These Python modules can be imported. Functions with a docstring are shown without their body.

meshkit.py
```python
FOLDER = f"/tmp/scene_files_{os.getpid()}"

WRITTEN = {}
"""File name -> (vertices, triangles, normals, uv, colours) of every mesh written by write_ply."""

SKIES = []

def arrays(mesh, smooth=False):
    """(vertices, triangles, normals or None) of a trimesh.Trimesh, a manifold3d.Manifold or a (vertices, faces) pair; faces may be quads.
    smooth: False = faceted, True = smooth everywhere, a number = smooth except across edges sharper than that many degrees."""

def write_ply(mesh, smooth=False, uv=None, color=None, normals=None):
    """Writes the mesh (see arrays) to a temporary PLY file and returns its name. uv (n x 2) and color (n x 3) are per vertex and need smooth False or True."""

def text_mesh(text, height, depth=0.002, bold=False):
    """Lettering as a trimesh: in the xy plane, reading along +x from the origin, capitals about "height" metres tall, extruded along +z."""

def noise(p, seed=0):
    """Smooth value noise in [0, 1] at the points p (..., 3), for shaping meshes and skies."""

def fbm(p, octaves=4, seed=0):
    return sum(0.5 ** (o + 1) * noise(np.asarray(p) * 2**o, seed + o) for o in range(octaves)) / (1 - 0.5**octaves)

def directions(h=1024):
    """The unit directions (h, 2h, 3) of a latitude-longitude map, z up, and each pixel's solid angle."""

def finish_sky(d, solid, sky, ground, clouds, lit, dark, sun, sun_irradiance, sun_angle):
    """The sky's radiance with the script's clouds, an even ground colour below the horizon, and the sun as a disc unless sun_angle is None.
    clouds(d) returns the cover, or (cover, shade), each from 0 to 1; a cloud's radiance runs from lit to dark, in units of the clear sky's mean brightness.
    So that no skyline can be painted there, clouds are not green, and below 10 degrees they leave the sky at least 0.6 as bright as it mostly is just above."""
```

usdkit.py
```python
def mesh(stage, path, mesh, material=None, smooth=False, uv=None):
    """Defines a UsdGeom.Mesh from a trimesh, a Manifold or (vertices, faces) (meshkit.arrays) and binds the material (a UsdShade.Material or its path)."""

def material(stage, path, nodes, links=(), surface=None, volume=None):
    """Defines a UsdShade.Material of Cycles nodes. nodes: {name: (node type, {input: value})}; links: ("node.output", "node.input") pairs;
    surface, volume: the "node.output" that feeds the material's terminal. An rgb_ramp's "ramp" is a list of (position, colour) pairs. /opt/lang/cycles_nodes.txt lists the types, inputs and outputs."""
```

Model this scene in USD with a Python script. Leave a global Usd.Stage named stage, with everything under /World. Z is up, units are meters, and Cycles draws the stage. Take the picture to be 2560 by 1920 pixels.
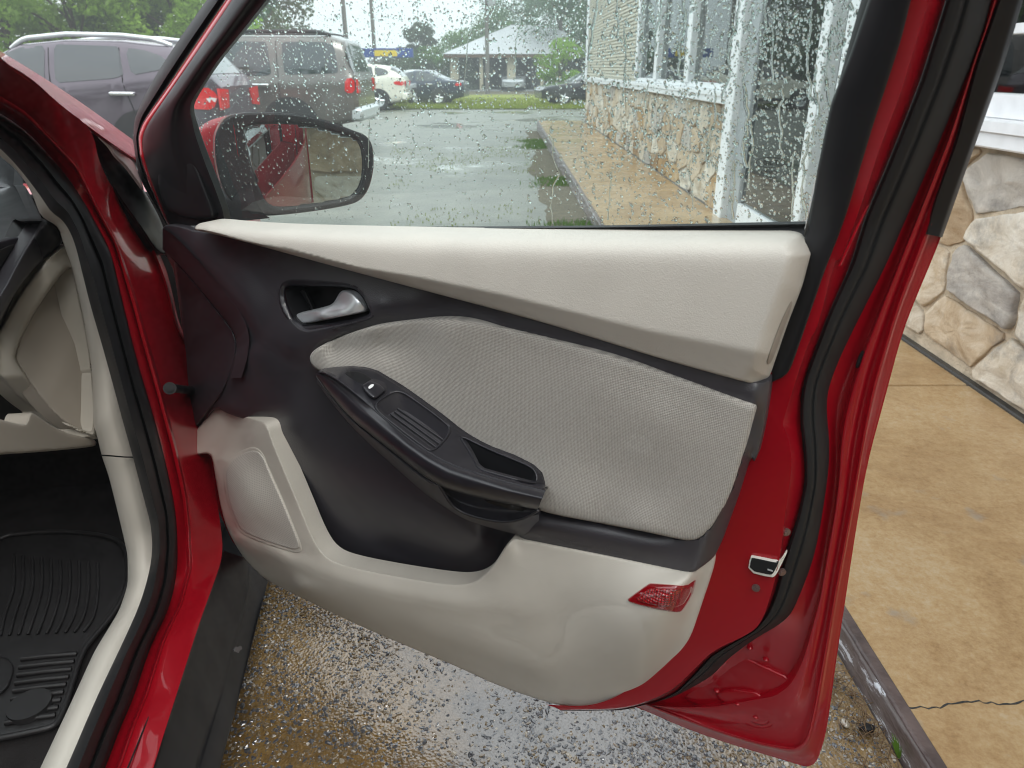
import math, random
import numpy as np, trimesh, usdkit, meshkit
from pxr import Usd, UsdGeom, UsdLux, UsdShade, Gf, Sdf, Vt
from scipy.spatial import Delaunay, cKDTree
from scipy.interpolate import RBFInterpolator, LinearNDInterpolator
import shapely
from shapely.geometry import Polygon

stage = Usd.Stage.CreateInMemory()
UsdGeom.SetStageUpAxis(stage, 'Z'); UsdGeom.SetStageMetersPerUnit(stage, 1.0)
UsdGeom.Xform.Define(stage, '/World'); UsdGeom.Scope.Define(stage, '/World/Looks')
# ---------------------------------------------------------------- camera
EYE = np.array([0.0, 0.0, 1.19])
FPX = 1775.0                                   # focal length in pixels of a 2560 x 1920 picture
PITCH, YAW = math.atan(790 / FPX), math.radians(0.5)
FWD = np.array([math.sin(YAW) * math.cos(PITCH), math.cos(YAW) * math.cos(PITCH), -math.sin(PITCH)])
RIGHT = np.array([math.cos(YAW), -math.sin(YAW), 0.0])
UP = np.cross(RIGHT, FWD)
cam = UsdGeom.Camera.Define(stage, '/World/camera')
m = Gf.Matrix4d(); 
for r_, v_ in enumerate((RIGHT, UP, -FWD)): m.SetRow(r_, Gf.Vec4d(*map(float, v_), 0))
m.SetRow(3, Gf.Vec4d(*map(float, EYE), 1)); cam.AddTransformOp().Set(m)
cam.CreateFocalLengthAttr(24.0); cam.CreateHorizontalApertureAttr(24.0 * 2560 / FPX)
cam.CreateClippingRangeAttr(Gf.Vec2f(0.05, 3000))
cam.CreateFStopAttr(9.0); cam.CreateFocusDistanceAttr(1.15)
EXPOSURE = 0.7
cam.CreateExposureAttr(EXPOSURE)
# ---------------------------------------------------------------- sky and sun (overcast, raining)
SUN_EL, SUN_ROT = math.radians(52), math.radians(150)
usdkit.material(stage, '/World/Looks/sky_look', {
    'sky': ('sky_texture', {'sky_type': 'single_scattering', 'sun_disc': False, 'sun_elevation': SUN_EL, 'sun_rotation': SUN_ROT, 'aerosol_density': 2.0}),
    'tc': ('texture_coordinate', {}), 'n': ('noise_texture', {'scale': 2.2, 'detail': 4.0, 'roughness': 0.55}), 'z': ('separate_xyz', {}),
    'r': ('rgb_ramp', {'ramp': [(0.25, (.82, .9, .95)), (0.75, (1.14, 1.17, 1.18))]}),
    'g': ('map_range', {'from_min': 0.0, 'from_max': 1.0, 'to_min': 7.2, 'to_max': 13.5, 'clamp': True}),      # an overcast sky: about three times as bright overhead as at the horizon
    'cl': ('mix_color', {'blend_type': 'multiply', 'fac': 1.0, 'use_clamp': False}),
    'mx': ('mix_color', {'fac': 0.9, 'use_clamp': False}), 'bg': ('background_shader', {'strength': 0.1})},
    [('tc.generated', 'n.vector'), ('tc.generated', 'z.vector'), ('z.z', 'g.value'), ('n.fac', 'r.fac'), ('r.color', 'cl.a'), ('g.result', 'cl.b'), ('sky.color', 'mx.a'), ('cl.result', 'mx.b'), ('mx.result', 'bg.color')], surface='bg.background')
dome = UsdLux.DomeLight.Define(stage, '/World/sky'); dome.CreateIntensityAttr(1.0)
UsdShade.MaterialBindingAPI.Apply(dome.GetPrim()).Bind(UsdShade.Material.Get(stage, '/World/Looks/sky_look'))
sun = UsdLux.DistantLight.Define(stage, '/World/sun')
sun.CreateNormalizeAttr(True); sun.CreateIntensityAttr(0.25); sun.CreateAngleAttr(25.0); sun.CreateColorAttr(Gf.Vec3f(1.0, 0.97, 0.93))
sd = np.array([math.sin(SUN_ROT) * math.cos(SUN_EL), math.cos(SUN_ROT) * math.cos(SUN_EL), math.sin(SUN_EL)])
zx = np.cross([0, 0, 1.0], sd); zx /= np.linalg.norm(zx); zy = np.cross(sd, zx)
m = Gf.Matrix4d()
for r_, v_ in enumerate((zx, zy, sd)): m.SetRow(r_, Gf.Vec4d(*map(float, v_), 0))
sun.AddTransformOp().Set(m)

# ---------------------------------------------------------------- naming and tagging
taken = {}
def free(parent, name):
    k = (parent, name); taken[k] = taken.get(k, -1) + 1
    return f'{parent}/{name}' + (f'_{taken[k]:03d}' if taken[k] else '')
def tag(prim, label=None, category=None, group=None, kind=None):
    prim = prim.GetPrim() if hasattr(prim, 'GetPrim') else prim
    for k, v in (('label', label), ('category', category), ('group', group), ('kind', kind)):
        if v: prim.SetCustomDataByKey(k, v)
    return prim
def path_of(p): return '/World' if p is None else str((p.GetPrim() if hasattr(p, 'GetPrim') else p).GetPath())
def obj(name, mesh, mat, parent=None, smooth=35, label=None):
    """ONE Mesh prim under parent (or under /World); a mesh of a moved thing is given in world space."""
    p = free(path_of(parent), name)
    if isinstance(mesh, list): mesh = cat(mesh)
    prim = usdkit.mesh(stage, p, mesh, M[mat], smooth=smooth).GetPrim()
    if label: prim.SetCustomDataByKey('label', label)
    return prim
def thing(name, label=None, category=None, group=None, kind=None, loc=None, rotz=0.0):
    x = UsdGeom.Xform.Define(stage, free('/World', name))
    if loc is not None: x.AddTranslateOp().Set(Gf.Vec3d(*map(float, loc))); x.AddRotateZOp().Set(float(rotz))
    return tag(x, label, category, group, kind)
def copy_of(src, name, loc, rotz, label, category, group=None):
    x = UsdGeom.Xform.Define(stage, free('/World', name)); x.AddTranslateOp().Set(Gf.Vec3d(*map(float, loc))); x.AddRotateZOp().Set(float(rotz))
    x.GetPrim().GetReferences().AddInternalReference(src.GetPath()); x.GetPrim().SetInstanceable(True)
    return tag(x, label, category, group)

# ---------------------------------------------------------------- mesh helpers
def cat(ms):
    vs, fs, n = [], [], 0
    for a in ms:
        v, f, _ = meshkit.arrays(a, False); vs.append(v); fs.append(f + n); n += len(v)
    return trimesh.Trimesh(np.vstack(vs), np.vstack(fs), process=False)
def box(x0, x1, y0, y1, z0, z1, bevel=0.0):
    if bevel <= 0:
        b = trimesh.creation.box([x1 - x0, y1 - y0, z1 - z0]); b.apply_translation([(x0 + x1) / 2, (y0 + y1) / 2, (z0 + z1) / 2]); return b
    pts = []
    for sx in (x0, x1):
        for sy in (y0, y1):
            for sz in (z0, z1):
                for k in range(3):
                    d = np.array([bevel] * 3); d[k] = 0
                    pts.append([sx + (d[0] if sx == x0 else -d[0]), sy + (d[1] if sy == y0 else -d[1]), sz + (d[2] if sz == z0 else -d[2])])
    return trimesh.convex.convex_hull(np.array(pts))
def tube(pts, r, n=8):
    pts = np.asarray(pts, float); r = np.broadcast_to(r, (len(pts),))
    t = np.gradient(pts, axis=0); t /= np.linalg.norm(t, axis=1, keepdims=True) + 1e-12
    a = np.cross(t, [0, 0, 1.0]); bad = np.linalg.norm(a, axis=1) < 1e-3; a[bad] = [1, 0, 0]
    a -= t * (a * t).sum(1, keepdims=True); a /= np.linalg.norm(a, axis=1, keepdims=True); b = np.cross(t, a)
    th = np.arange(n) * 2 * math.pi / n
    v = pts[:, None] + r[:, None, None] * (np.cos(th)[None, :, None] * a[:, None] + np.sin(th)[None, :, None] * b[:, None])
    f = []
    for i in range(len(pts) - 1):
        for j in range(n): f.append([i * n + j, i * n + (j + 1) % n, (i + 1) * n + (j + 1) % n, (i + 1) * n + j])
    v = v.reshape(-1, 3); q = np.array(f); tri = np.vstack([q[:, [0, 1, 2]], q[:, [0, 2, 3]]])
    caps = [[0, j + 1, j] for j in range(1, n - 1)]; k = (len(pts) - 1) * n; caps += [[k, k + j, k + j + 1] for j in range(1, n - 1)]
    return trimesh.Trimesh(v, np.vstack([tri, caps]), process=False)

# crops of the photograph in which outlines were measured: offset and scale to 2560 x 1920 pixels
CROP = {'A1': (0, 0, .3858), 'A2': (480, 0, .34954), 'A3': (900, 0, .34954), 'A4': (1400, 0, .36173), 'A5': (1900, 0, .39783), 'A6': (0, 500, .3858), 'A7': (0, 1000, .55474),
        'B1': (380, 540, .33764), 'B2': (740, 860, .33764), 'B3': (1260, 560, .36166), 'B4': (1260, 1140, .43408), 'B5': (440, 960, .38879), 'B6': (540, 1380, .49729),
        'B7': (1900, 780, .6875), 'B8': (1780, 300, .4822), 'D': (0, 0, 1.15732), 'S': (0, 0, 1.0)}
def C(crop, *pts):
    x, y, s = CROP[crop]
    return [(x + p[0] * s, y + p[1] * s) + tuple(p[2:]) for p in pts]
# planes: the opened door (w grows towards the cabin side), the car's flank (q grows outwards), level ground (z)
DOOR_A = math.radians(29); DOOR_D = 0.82
EU = np.array([math.cos(DOOR_A), -math.sin(DOOR_A), 0.0]); ND = np.array([-math.sin(DOOR_A), -math.cos(DOOR_A), 0.0]); CD = -math.cos(DOOR_A) * DOOR_D
CAR_A = math.radians(7.5); EC = np.array([-math.sin(CAR_A), math.cos(CAR_A), 0.0]); NC = np.array([math.cos(CAR_A), math.sin(CAR_A), 0.0]); CC = -0.327
PL = {'w': (ND, CD), 'q': (NC, CC), 'z': (np.array([0, 0, 1.0]), 0.0), 'x': (np.array([1.0, 0, 0]), 0.0), 'y': (np.array([0, 1.0, 0]), 0.0)}
def rays(xy):
    xy = np.asarray(xy, float)
    return FWD + (xy[..., 0:1] - 1280) / FPX * RIGHT - (xy[..., 1:2] - 960) / FPX * UP
def at(xy, off, plane='w'):
    """The point of the plane PLANE at offset OFF that the picture point xy shows."""
    n, c = PL[plane]; d = rays(xy); t = (c + np.asarray(off, float) - EYE @ n) / (d @ n)
    return EYE + d * t[..., None]
def chaikin(p, k=2, closed=False):
    p = np.asarray(p, float)
    for _ in range(k):
        a = p; b = np.roll(p, -1, 0) if closed else p[1:]; a2 = a if closed else p[:-1]
        q = np.stack([.75 * a2 + .25 * b, .25 * a2 + .75 * b], 1).reshape(-1, p.shape[1])
        p = q if closed else np.vstack([p[:1], q, p[-1:]])
    return p
def resample(p, n=None, step=None, closed=False):
    p = np.asarray(p, float)
    if closed: p = np.vstack([p, p[:1]])
    s = np.r_[0, np.cumsum(np.linalg.norm(np.diff(p[:, :2], axis=0), axis=1))]
    keep = np.r_[True, np.diff(s) > 1e-9]; s, p = s[keep], p[keep]
    n = n or max(4, int(round(s[-1] / step)) + (0 if closed else 1))
    t = np.linspace(0, s[-1], n, endpoint=not closed)
    return np.stack([np.interp(t, s, p[:, k]) for k in range(p.shape[1])], 1)
def grid_faces(r, c, flip=False):
    i, j = np.meshgrid(np.arange(r - 1), np.arange(c - 1), indexing='ij'); a = (i * c + j).ravel()
    q = np.stack([a, a + 1, a + c + 1, a + c], 1)
    if flip: q = q[:, ::-1]
    return np.vstack([q[:, [0, 1, 2]], q[:, [0, 2, 3]]])
def loft(curves, n=60, sub=1, plane='w', k=2, back=None):
    """Surface through measured curves [(px, py, offset), ...]; sub > 1 rounds it across. back: thickness of a returned rim along the plane's normal."""
    cs = np.stack([resample(chaikin(c, k), n) for c in curves])
    pts = at(cs[..., :2], cs[..., 2], plane)
    if sub > 1:
        from scipy.interpolate import PchipInterpolator
        u = np.linspace(0, len(curves) - 1, (len(curves) - 1) * sub + 1)
        pts = PchipInterpolator(np.arange(len(curves)), pts, axis=0)(u)
    r, c = pts.shape[:2]
    ms = [trimesh.Trimesh(pts.reshape(-1, 3), grid_faces(r, c), process=False)]
    if back:
        nn = PL[plane][0]
        for edge in (pts[0], pts[-1], pts[:, 0], pts[:, -1]):
            e = np.stack([edge, edge - nn * back]); ms.append(trimesh.Trimesh(e.reshape(-1, 3), grid_faces(2, len(edge)), process=False))
    return cat(ms)
def depth_of(ctrl, mode='thin_plate_spline', smooth=0.0):
    ctrl = np.asarray(ctrl, float)
    if np.ptp(ctrl[:, 2]) < 1e-9 or len(ctrl) < 4: c0 = ctrl[:, 2].mean(); return lambda q: np.full(len(q), c0)
    if mode == 'linear':
        far = np.array([[-3000, -3000], [6000, -3000], [6000, 6000], [-3000, 6000]], float)
        near = ctrl[cKDTree(ctrl[:, :2]).query(far)[1], 2]
        f = LinearNDInterpolator(np.vstack([ctrl[:, :2], far]), np.r_[ctrl[:, 2], near]); return lambda q: f(q)
    _, i = np.unique(np.round(ctrl[:, :2]), axis=0, return_index=True); ctrl = ctrl[i]
    f = RBFInterpolator(ctrl[:, :2] / 300, ctrl[:, 2], kernel=mode, smoothing=smooth); return lambda q: f(np.asarray(q) / 300)
def relief(lines, cell=9, bend=1.0, pull=.02, data=6.0):
    """A smooth height field through measured lines [(px, py, offset), ...]: bending plus a little tension, creases kept by close lines."""
    import scipy.sparse as sp
    from scipy.sparse.linalg import spsolve
    from scipy.ndimage import map_coordinates
    P = []
    for ln in lines:
        ln = np.asarray(ln, float); P.append(resample(ln, step=cell * .7) if len(ln) > 1 else ln)
    P = np.vstack(P); x0, y0 = P[:, 0].min() - 40, P[:, 1].min() - 40
    nx, ny = int((P[:, 0].max() + 40 - x0) / cell) + 2, int((P[:, 1].max() + 40 - y0) / cell) + 2; N = nx * ny
    def d2(n): return sp.diags([np.ones(n - 2), -2 * np.ones(n - 2), np.ones(n - 2)], [0, 1, 2], shape=(n - 2, n))
    def d1(n): return sp.diags([-np.ones(n - 1), np.ones(n - 1)], [0, 1], shape=(n - 1, n))
    I = sp.identity; A = bend * (lambda q: q.T @ q)(sp.kron(I(ny), d2(nx))) + bend * (lambda q: q.T @ q)(sp.kron(d2(ny), I(nx))) + 2 * bend * (lambda q: q.T @ q)(sp.kron(d1(ny), d1(nx)))
    A = A + pull * ((lambda q: q.T @ q)(sp.kron(I(ny), d1(nx))) + (lambda q: q.T @ q)(sp.kron(d1(ny), I(nx))))
    u, v = (P[:, 0] - x0) / cell, (P[:, 1] - y0) / cell; i, j = u.astype(int), v.astype(int); fu, fv = u - i, v - j
    rows = np.repeat(np.arange(len(P)), 4); cols = np.stack([j * nx + i, j * nx + i + 1, (j + 1) * nx + i, (j + 1) * nx + i + 1], 1).ravel()
    B = sp.csr_matrix((np.stack([(1 - fu) * (1 - fv), fu * (1 - fv), (1 - fu) * fv, fu * fv], 1).ravel(), (rows, cols)), shape=(len(P), N))
    z = spsolve((A + data * B.T @ B).tocsc(), data * B.T @ P[:, 2]).reshape(ny, nx)
    return lambda q: map_coordinates(z, [np.clip((np.asarray(q)[:, 1] - y0) / cell, 0, ny - 1), np.clip((np.asarray(q)[:, 0] - x0) / cell, 0, nx - 1)], order=1, mode='nearest')
def panel(outline, ctrl, bevel=14, drop=0.008, thick=0.02, step=12, holes=(), plane='w', k=2, mode='thin_plate_spline', fn=None, smooth=0.0, hole_bevel=None):
    """A sheet with a measured outline and a measured relief: edges rounded over BEVEL px by DROP metres, rim turned back by THICK."""
    ol = resample(chaikin(outline, k, True), step=step, closed=True)
    hs = [resample(chaikin(h, k, True), step=step * .7, closed=True) for h in holes]
    poly = Polygon(ol[:, :2], [h[:, :2] for h in hs]).buffer(0)
    depth = depth_of(ctrl, mode, smooth) if not callable(ctrl) else ctrl
    x0, y0, x1, y1 = poly.bounds
    gx, gy = np.meshgrid(np.arange(x0, x1, step), np.arange(y0, y1, step * .9)); gx[1::2] += step / 2
    g = np.stack([gx.ravel(), gy.ravel()], 1)
    inner = poly.buffer(-step * .55); g = g[shapely.contains_xy(inner, g[:, 0], g[:, 1])]
    rings = []
    if bevel:
        for fr in (.18, .45, .8):
            ib = poly.buffer(-bevel * fr)
            for geo in getattr(ib, 'geoms', [ib]):
                if geo.is_empty: continue
                for rg in (geo.exterior, *geo.interiors):
                    c = np.array(rg.coords)
                    if len(c) > 4: rings.append(resample(c[:-1], step=step * .8, closed=True))
        lim = poly.buffer(-bevel); g = g[shapely.contains_xy(lim.buffer(-step * .3), g[:, 0], g[:, 1])] if not lim.is_empty else g[:0]
    edges = [ol[:, :2]] + [h[:, :2] for h in hs]
    pts = np.vstack(edges + rings + [g])
    tri = Delaunay(pts).simplices
    cen = pts[tri].mean(1); big = shapely.contains_xy(poly, cen[:, 0], cen[:, 1]); tri = tri[big]
    w = depth(pts)
    if bevel:
        d = shapely.distance(shapely.points(pts), poly.boundary) / bevel
        w = w - drop * (1 - np.sqrt(np.clip(1 - np.clip(1 - d, 0, 1) ** 2, 0, 1)))
    if fn is not None: w = w + fn(pts)
    P3 = at(pts, w, plane); nn = PL[plane][0]
    ms = [trimesh.Trimesh(P3, tri, process=False)]
    k0 = 0
    for e in edges:
        idx = np.r_[np.arange(k0, k0 + len(e)), k0]; k0 += len(e)
        a = P3[idx]; s = np.stack([a, a - nn * thick]); ms.append(trimesh.Trimesh(s.reshape(-1, 3), grid_faces(2, len(idx)), process=False))
    # one shared rim so that shading is continuous over the bevel
    out = cat(ms); out.merge_vertices(digits_vertex=6); out.fix_normals() if False else None
    # face the cabin side
    f = out.faces; nrm = np.cross(out.vertices[f[:, 1]] - out.vertices[f[:, 0]], out.vertices[f[:, 2]] - out.vertices[f[:, 0]])
    cenv = out.vertices[f].mean(1); flip = (nrm * (EYE - cenv)).sum(1) < 0
    f = f.copy(); n_front = len(tri); sel = np.where(flip[:n_front])[0]; f[sel] = f[sel][:, ::-1]
    return trimesh.Trimesh(out.vertices, f, process=False)
def shift(pts, dx, dy): return [(p[0] + dx, p[1] + dy) + tuple(p[2:]) for p in pts]
def wz(pts, w): return [(p[0], p[1], w) for p in pts]
def ramp_w(pts, *ws):
    """Offsets spread evenly along a curve."""
    a = np.interp(np.linspace(0, 1, len(pts)), np.linspace(0, 1, len(ws)), ws)
    return [(p[0], p[1], float(v)) for p, v in zip(pts, a)]
M = {}
def look(name, nodes, links=(), surface='p.BSDF', **k):
    M[name] = usdkit.material(stage, f'/World/Looks/{name}', nodes, links, surface=surface, **k); return M[name]
def plain(name, color, rough=.5, **k):
    return look(name, {'p': ('principled_bsdf', {'base_color': color, 'roughness': rough, **k})})
# ---------------------------------------------------------------- materials
def grained(name, color, rough=.55, scale=900., amount=.25, var=.06, spec=.5, dist=.0006, kind='voronoi'):
    lo = tuple(c * (1 - var) for c in color); hi = tuple(min(1, c * (1 + var)) for c in color)
    look(name, {'g': ('geometry', {}), 'v': ('voronoi_texture', {'scale': scale, 'feature': 'smooth_f1', 'smoothness': .4}), 'n': ('noise_texture', {'scale': 14.0, 'detail': 4.0}),
                'n2': ('noise_texture', {'scale': scale * .45, 'detail': 3.0, 'distortion': .6}), 'ad': ('math', {'math_type': 'add'}),
                'r': ('rgb_ramp', {'ramp': [(.3, lo), (.7, hi)]}), 'b': ('bump', {'strength': amount, 'distance': dist}),
                'rr': ('map_range', {'from_min': .3, 'from_max': .7, 'to_min': rough - .05, 'to_max': rough + .06}),
                'p': ('principled_bsdf', {'specular_ior_level': spec})},
         [('g.position', 'v.vector'), ('g.position', 'n.vector'), ('g.position', 'n2.vector'), ('v.distance', 'ad.value1'), ('n2.fac', 'ad.value2'), ('n.fac', 'r.fac'), ('r.color', 'p.base_color'),
          ('ad.value', 'b.height'), ('b.normal', 'p.normal'), ('n.fac', 'rr.value'), ('rr.result', 'p.roughness')])
grained('beige_leather', (.52, .487, .432), .5, 760., .42, .04)
grained('beige_plastic', (.53, .498, .436), .5, 1300., .2, .03)
grained('taupe_plastic', (.31, .275, .23), .55, 1300., .2, .03)
grained('charcoal_plastic', (.0245, .0228, .0275), .42, 800., .4, .08, .9)
grained('charcoal_smooth', (.0125, .0118, .015), .28, 1500., .15, .06, .6)
grained('black_plastic', (.008, .008, .009), .42, 1500., .15, .1, .3)
grained('rubber', (.0095, .0095, .0105), .55, 1500., .12, .12, .4)
grained('rubber_grey', (.017, .017, .017), .6, 900., .2, .15, .25)
grained('carpet', (.02, .018, .018), .95, 600., .9, .25, .1)
grained('mat_rubber', (.015, .014, .0145), .5, 700., .3, .15)
grained('rocker_plastic', (.010, .010, .0115), .42, 900., .3, .15, .4)
def paint(name, color, rough=.28, metal=.35, flake=.02, dirt=0.0, coat=1.0):
    look(name, {'g': ('geometry', {}), 'n': ('noise_texture', {'scale': 4200.0, 'detail': 1.0}), 'r': ('rgb_ramp', {'ramp': [(.3, tuple(c * .82 for c in color)), (.7, tuple(c * 1.15 for c in color))]}),
                'd': ('noise_texture', {'scale': 9.0, 'detail': 6.0, 'roughness': .65}), 'dr': ('map_range', {'from_min': .45, 'from_max': .75, 'to_min': 0.02, 'to_max': .10}),
                'b': ('noise_texture', {'scale': 16.0, 'detail': 1.0}), 'bp': ('bump', {'strength': .06, 'distance': .004}),
                'p': ('principled_bsdf', {'metallic': metal, 'roughness': rough, 'specular_ior_level': .25, 'coat_weight': coat, 'coat_ior': 1.45})},
         [('g.position', 'n.vector'), ('n.fac', 'r.fac'), ('r.color', 'p.base_color'), ('g.position', 'd.vector'), ('d.fac', 'dr.value'), ('dr.result', 'p.coat_roughness'),
          ('g.position', 'b.vector'), ('b.fac', 'bp.height'), ('bp.normal', 'p.coat_normal')])
paint('red_paint', (.31, .0022, .0095), .33, .15, coat=.75)
plain('satin_silver', (.74, .77, .79), .34, metallic=.75)
plain('chrome', (.8, .81, .82), .12, metallic=1.0)
plain('mirror_silver', (.40, .45, .44), .005, metallic=1.0)
plain('white_mark', (.75, .75, .75), .5)
plain('black_print', (.008, .008, .008), .6)
plain('black_hole', (.004, .004, .004), .9)
plain('white_sealer', (.7, .7, .64), .5)
# woven insert: light threads crossing over dark gaps, measured along the door's own axes
look('weave', {'g': ('geometry', {}), 'rot': ('vector_rotate', {'rotate_type': 'z_axis', 'angle': DOOR_A}), 's': ('separate_xyz', {}),
     'u': ('math', {'math_type': 'multiply', 'value2': 2 * math.pi / .0019}), 'v': ('math', {'math_type': 'multiply', 'value2': 2 * math.pi / .0019}),
     'su': ('math', {'math_type': 'cosine'}), 'sv': ('math', {'math_type': 'cosine'}), 'mu': ('math', {'math_type': 'add'}),
     'mr': ('map_range', {'from_min': -1.3, 'from_max': 1.1, 'clamp': True}), 'n': ('noise_texture', {'scale': 260.0, 'detail': 2.0}), 'nr': ('map_range', {'from_min': .3, 'from_max': .7, 'to_min': -.12, 'to_max': .12}),
     'ad': ('math', {'math_type': 'add'}), 'r': ('rgb_ramp', {'ramp': [(0.0, (.27, .252, .226)), (.4, (.375, .352, .317)), (1.0, (.49, .463, .418))]}),
     'b': ('bump', {'strength': .6, 'distance': .0008}), 'p': ('principled_bsdf', {'roughness': .85, 'specular_ior_level': .2, 'sheen_weight': .15})},
     [('g.position', 'rot.vector'), ('rot.vector', 's.vector'), ('s.x', 'u.value1'), ('s.z', 'v.value1'), ('u.value', 'su.value1'), ('v.value', 'sv.value1'), ('su.value', 'mu.value1'), ('sv.value', 'mu.value2'),
      ('mu.value', 'mr.value'), ('g.position', 'n.vector'), ('n.fac', 'nr.value'), ('mr.result', 'ad.value1'), ('nr.result', 'ad.value2'), ('ad.value', 'r.fac'), ('r.color', 'p.base_color'), ('ad.value', 'b.height'), ('b.normal', 'p.normal')])
look('grille_plastic', {'g': ('geometry', {}), 'rot': ('vector_rotate', {'rotate_type': 'z_axis', 'angle': DOOR_A}), 's': ('separate_xyz', {}),
     'u': ('math', {'math_type': 'multiply', 'value2': 2 * math.pi / .0042}), 'v': ('math', {'math_type': 'multiply', 'value2': 2 * math.pi / .0042}),
     'su': ('math', {'math_type': 'cosine'}), 'sv': ('math', {'math_type': 'cosine'}), 'mu': ('math', {'math_type': 'add'}), 'mr': ('map_range', {'from_min': .2, 'from_max': 1.2, 'clamp': True}),
     'r': ('rgb_ramp', {'ramp': [(0.0, (.52, .495, .445)), (1.0, (.40, .375, .335))]}), 'iv': ('math', {'math_type': 'multiply', 'value2': -1.0}),
     'b': ('bump', {'strength': .4, 'distance': .0006}), 'p': ('principled_bsdf', {'roughness': .55})},
     [('g.position', 'rot.vector'), ('rot.vector', 's.vector'), ('s.x', 'u.value1'), ('s.z', 'v.value1'), ('u.value', 'su.value1'), ('v.value', 'sv.value1'), ('su.value', 'mu.value1'), ('sv.value', 'mu.value2'),
      ('mu.value', 'mr.value'), ('mr.result', 'r.fac'), ('r.color', 'p.base_color'), ('mr.result', 'iv.value1'), ('iv.value', 'b.height'), ('b.normal', 'p.normal')])
def pane(name, tint, haze=.0, rough=0.0, ior=1.5):
    look(name, {'f': ('fresnel', {'IOR': ior}), 't': ('transparent_bsdf', {'color': tint}), 'gl': ('glossy_bsdf', {'color': (1, 1, 1), 'roughness': rough}), 'df': ('translucent_bsdf', {'color': (.9, .95, .93)}),
                'hz': ('mix_closure', {'fac': haze}), 'm': ('mix_closure', {})},
         [('f.fac', 'm.fac'), ('t.BSDF', 'hz.closure1'), ('df.BSDF', 'hz.closure2'), ('hz.closure', 'm.closure1'), ('gl.BSDF', 'm.closure2')], surface='m.closure')
pane('door_glass', (.90, .985, .965), .022)
pane('clear_glass', (.85, .92, .90), .0)
look('water_drop', {'g': ('glass_bsdf', {'color': (.97, 1, .99), 'IOR': 1.33, 'roughness': 0.0})}, surface='g.BSDF')
look('reflector_red', {'g': ('geometry', {}), 'rot': ('vector_rotate', {'rotate_type': 'z_axis', 'angle': DOOR_A}), 'v': ('voronoi_texture', {'scale': 300.0, 'randomness': .05}), 'b': ('bump', {'strength': 1.0, 'distance': .002}),
     'r': ('rgb_ramp', {'ramp': [(0.1, (.50, .004, .010)), (.6, (.10, .001, .003))]}), 'p': ('principled_bsdf', {'roughness': .12, 'coat_weight': 1.0, 'specular_ior_level': .8})},
     [('g.position', 'rot.vector'), ('rot.vector', 'v.vector'), ('v.distance', 'b.height'), ('v.distance', 'r.fac'), ('r.color', 'p.base_color'), ('b.normal', 'p.normal')])
plain('red_lens', (.20, .002, .005), .08, coat_weight=1.0)
grained('verge_ground', (.22, .25, .05), .8, 30., .5, .3, .2, .02)
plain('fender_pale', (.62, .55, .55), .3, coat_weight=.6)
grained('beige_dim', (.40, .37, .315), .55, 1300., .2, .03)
grained('dash_grey', (.055, .06, .064), .42, 700., .4, .06)
grained('soil', (.11, .095, .06), .8, 40., .6, .3, .3, .01)
plain('scuff', (.16, .155, .17), .55)
pane('wet_sheen_windscreen', (.8, .85, .84), .55)  # milky haze paints the sky's reflection in, over the rain film
plain('car_black_glass', (.012, .014, .014), .04, coat_weight=1.0)
plain('screw_steel', (.22, .16, .15), .4, metallic=.8)
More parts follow.
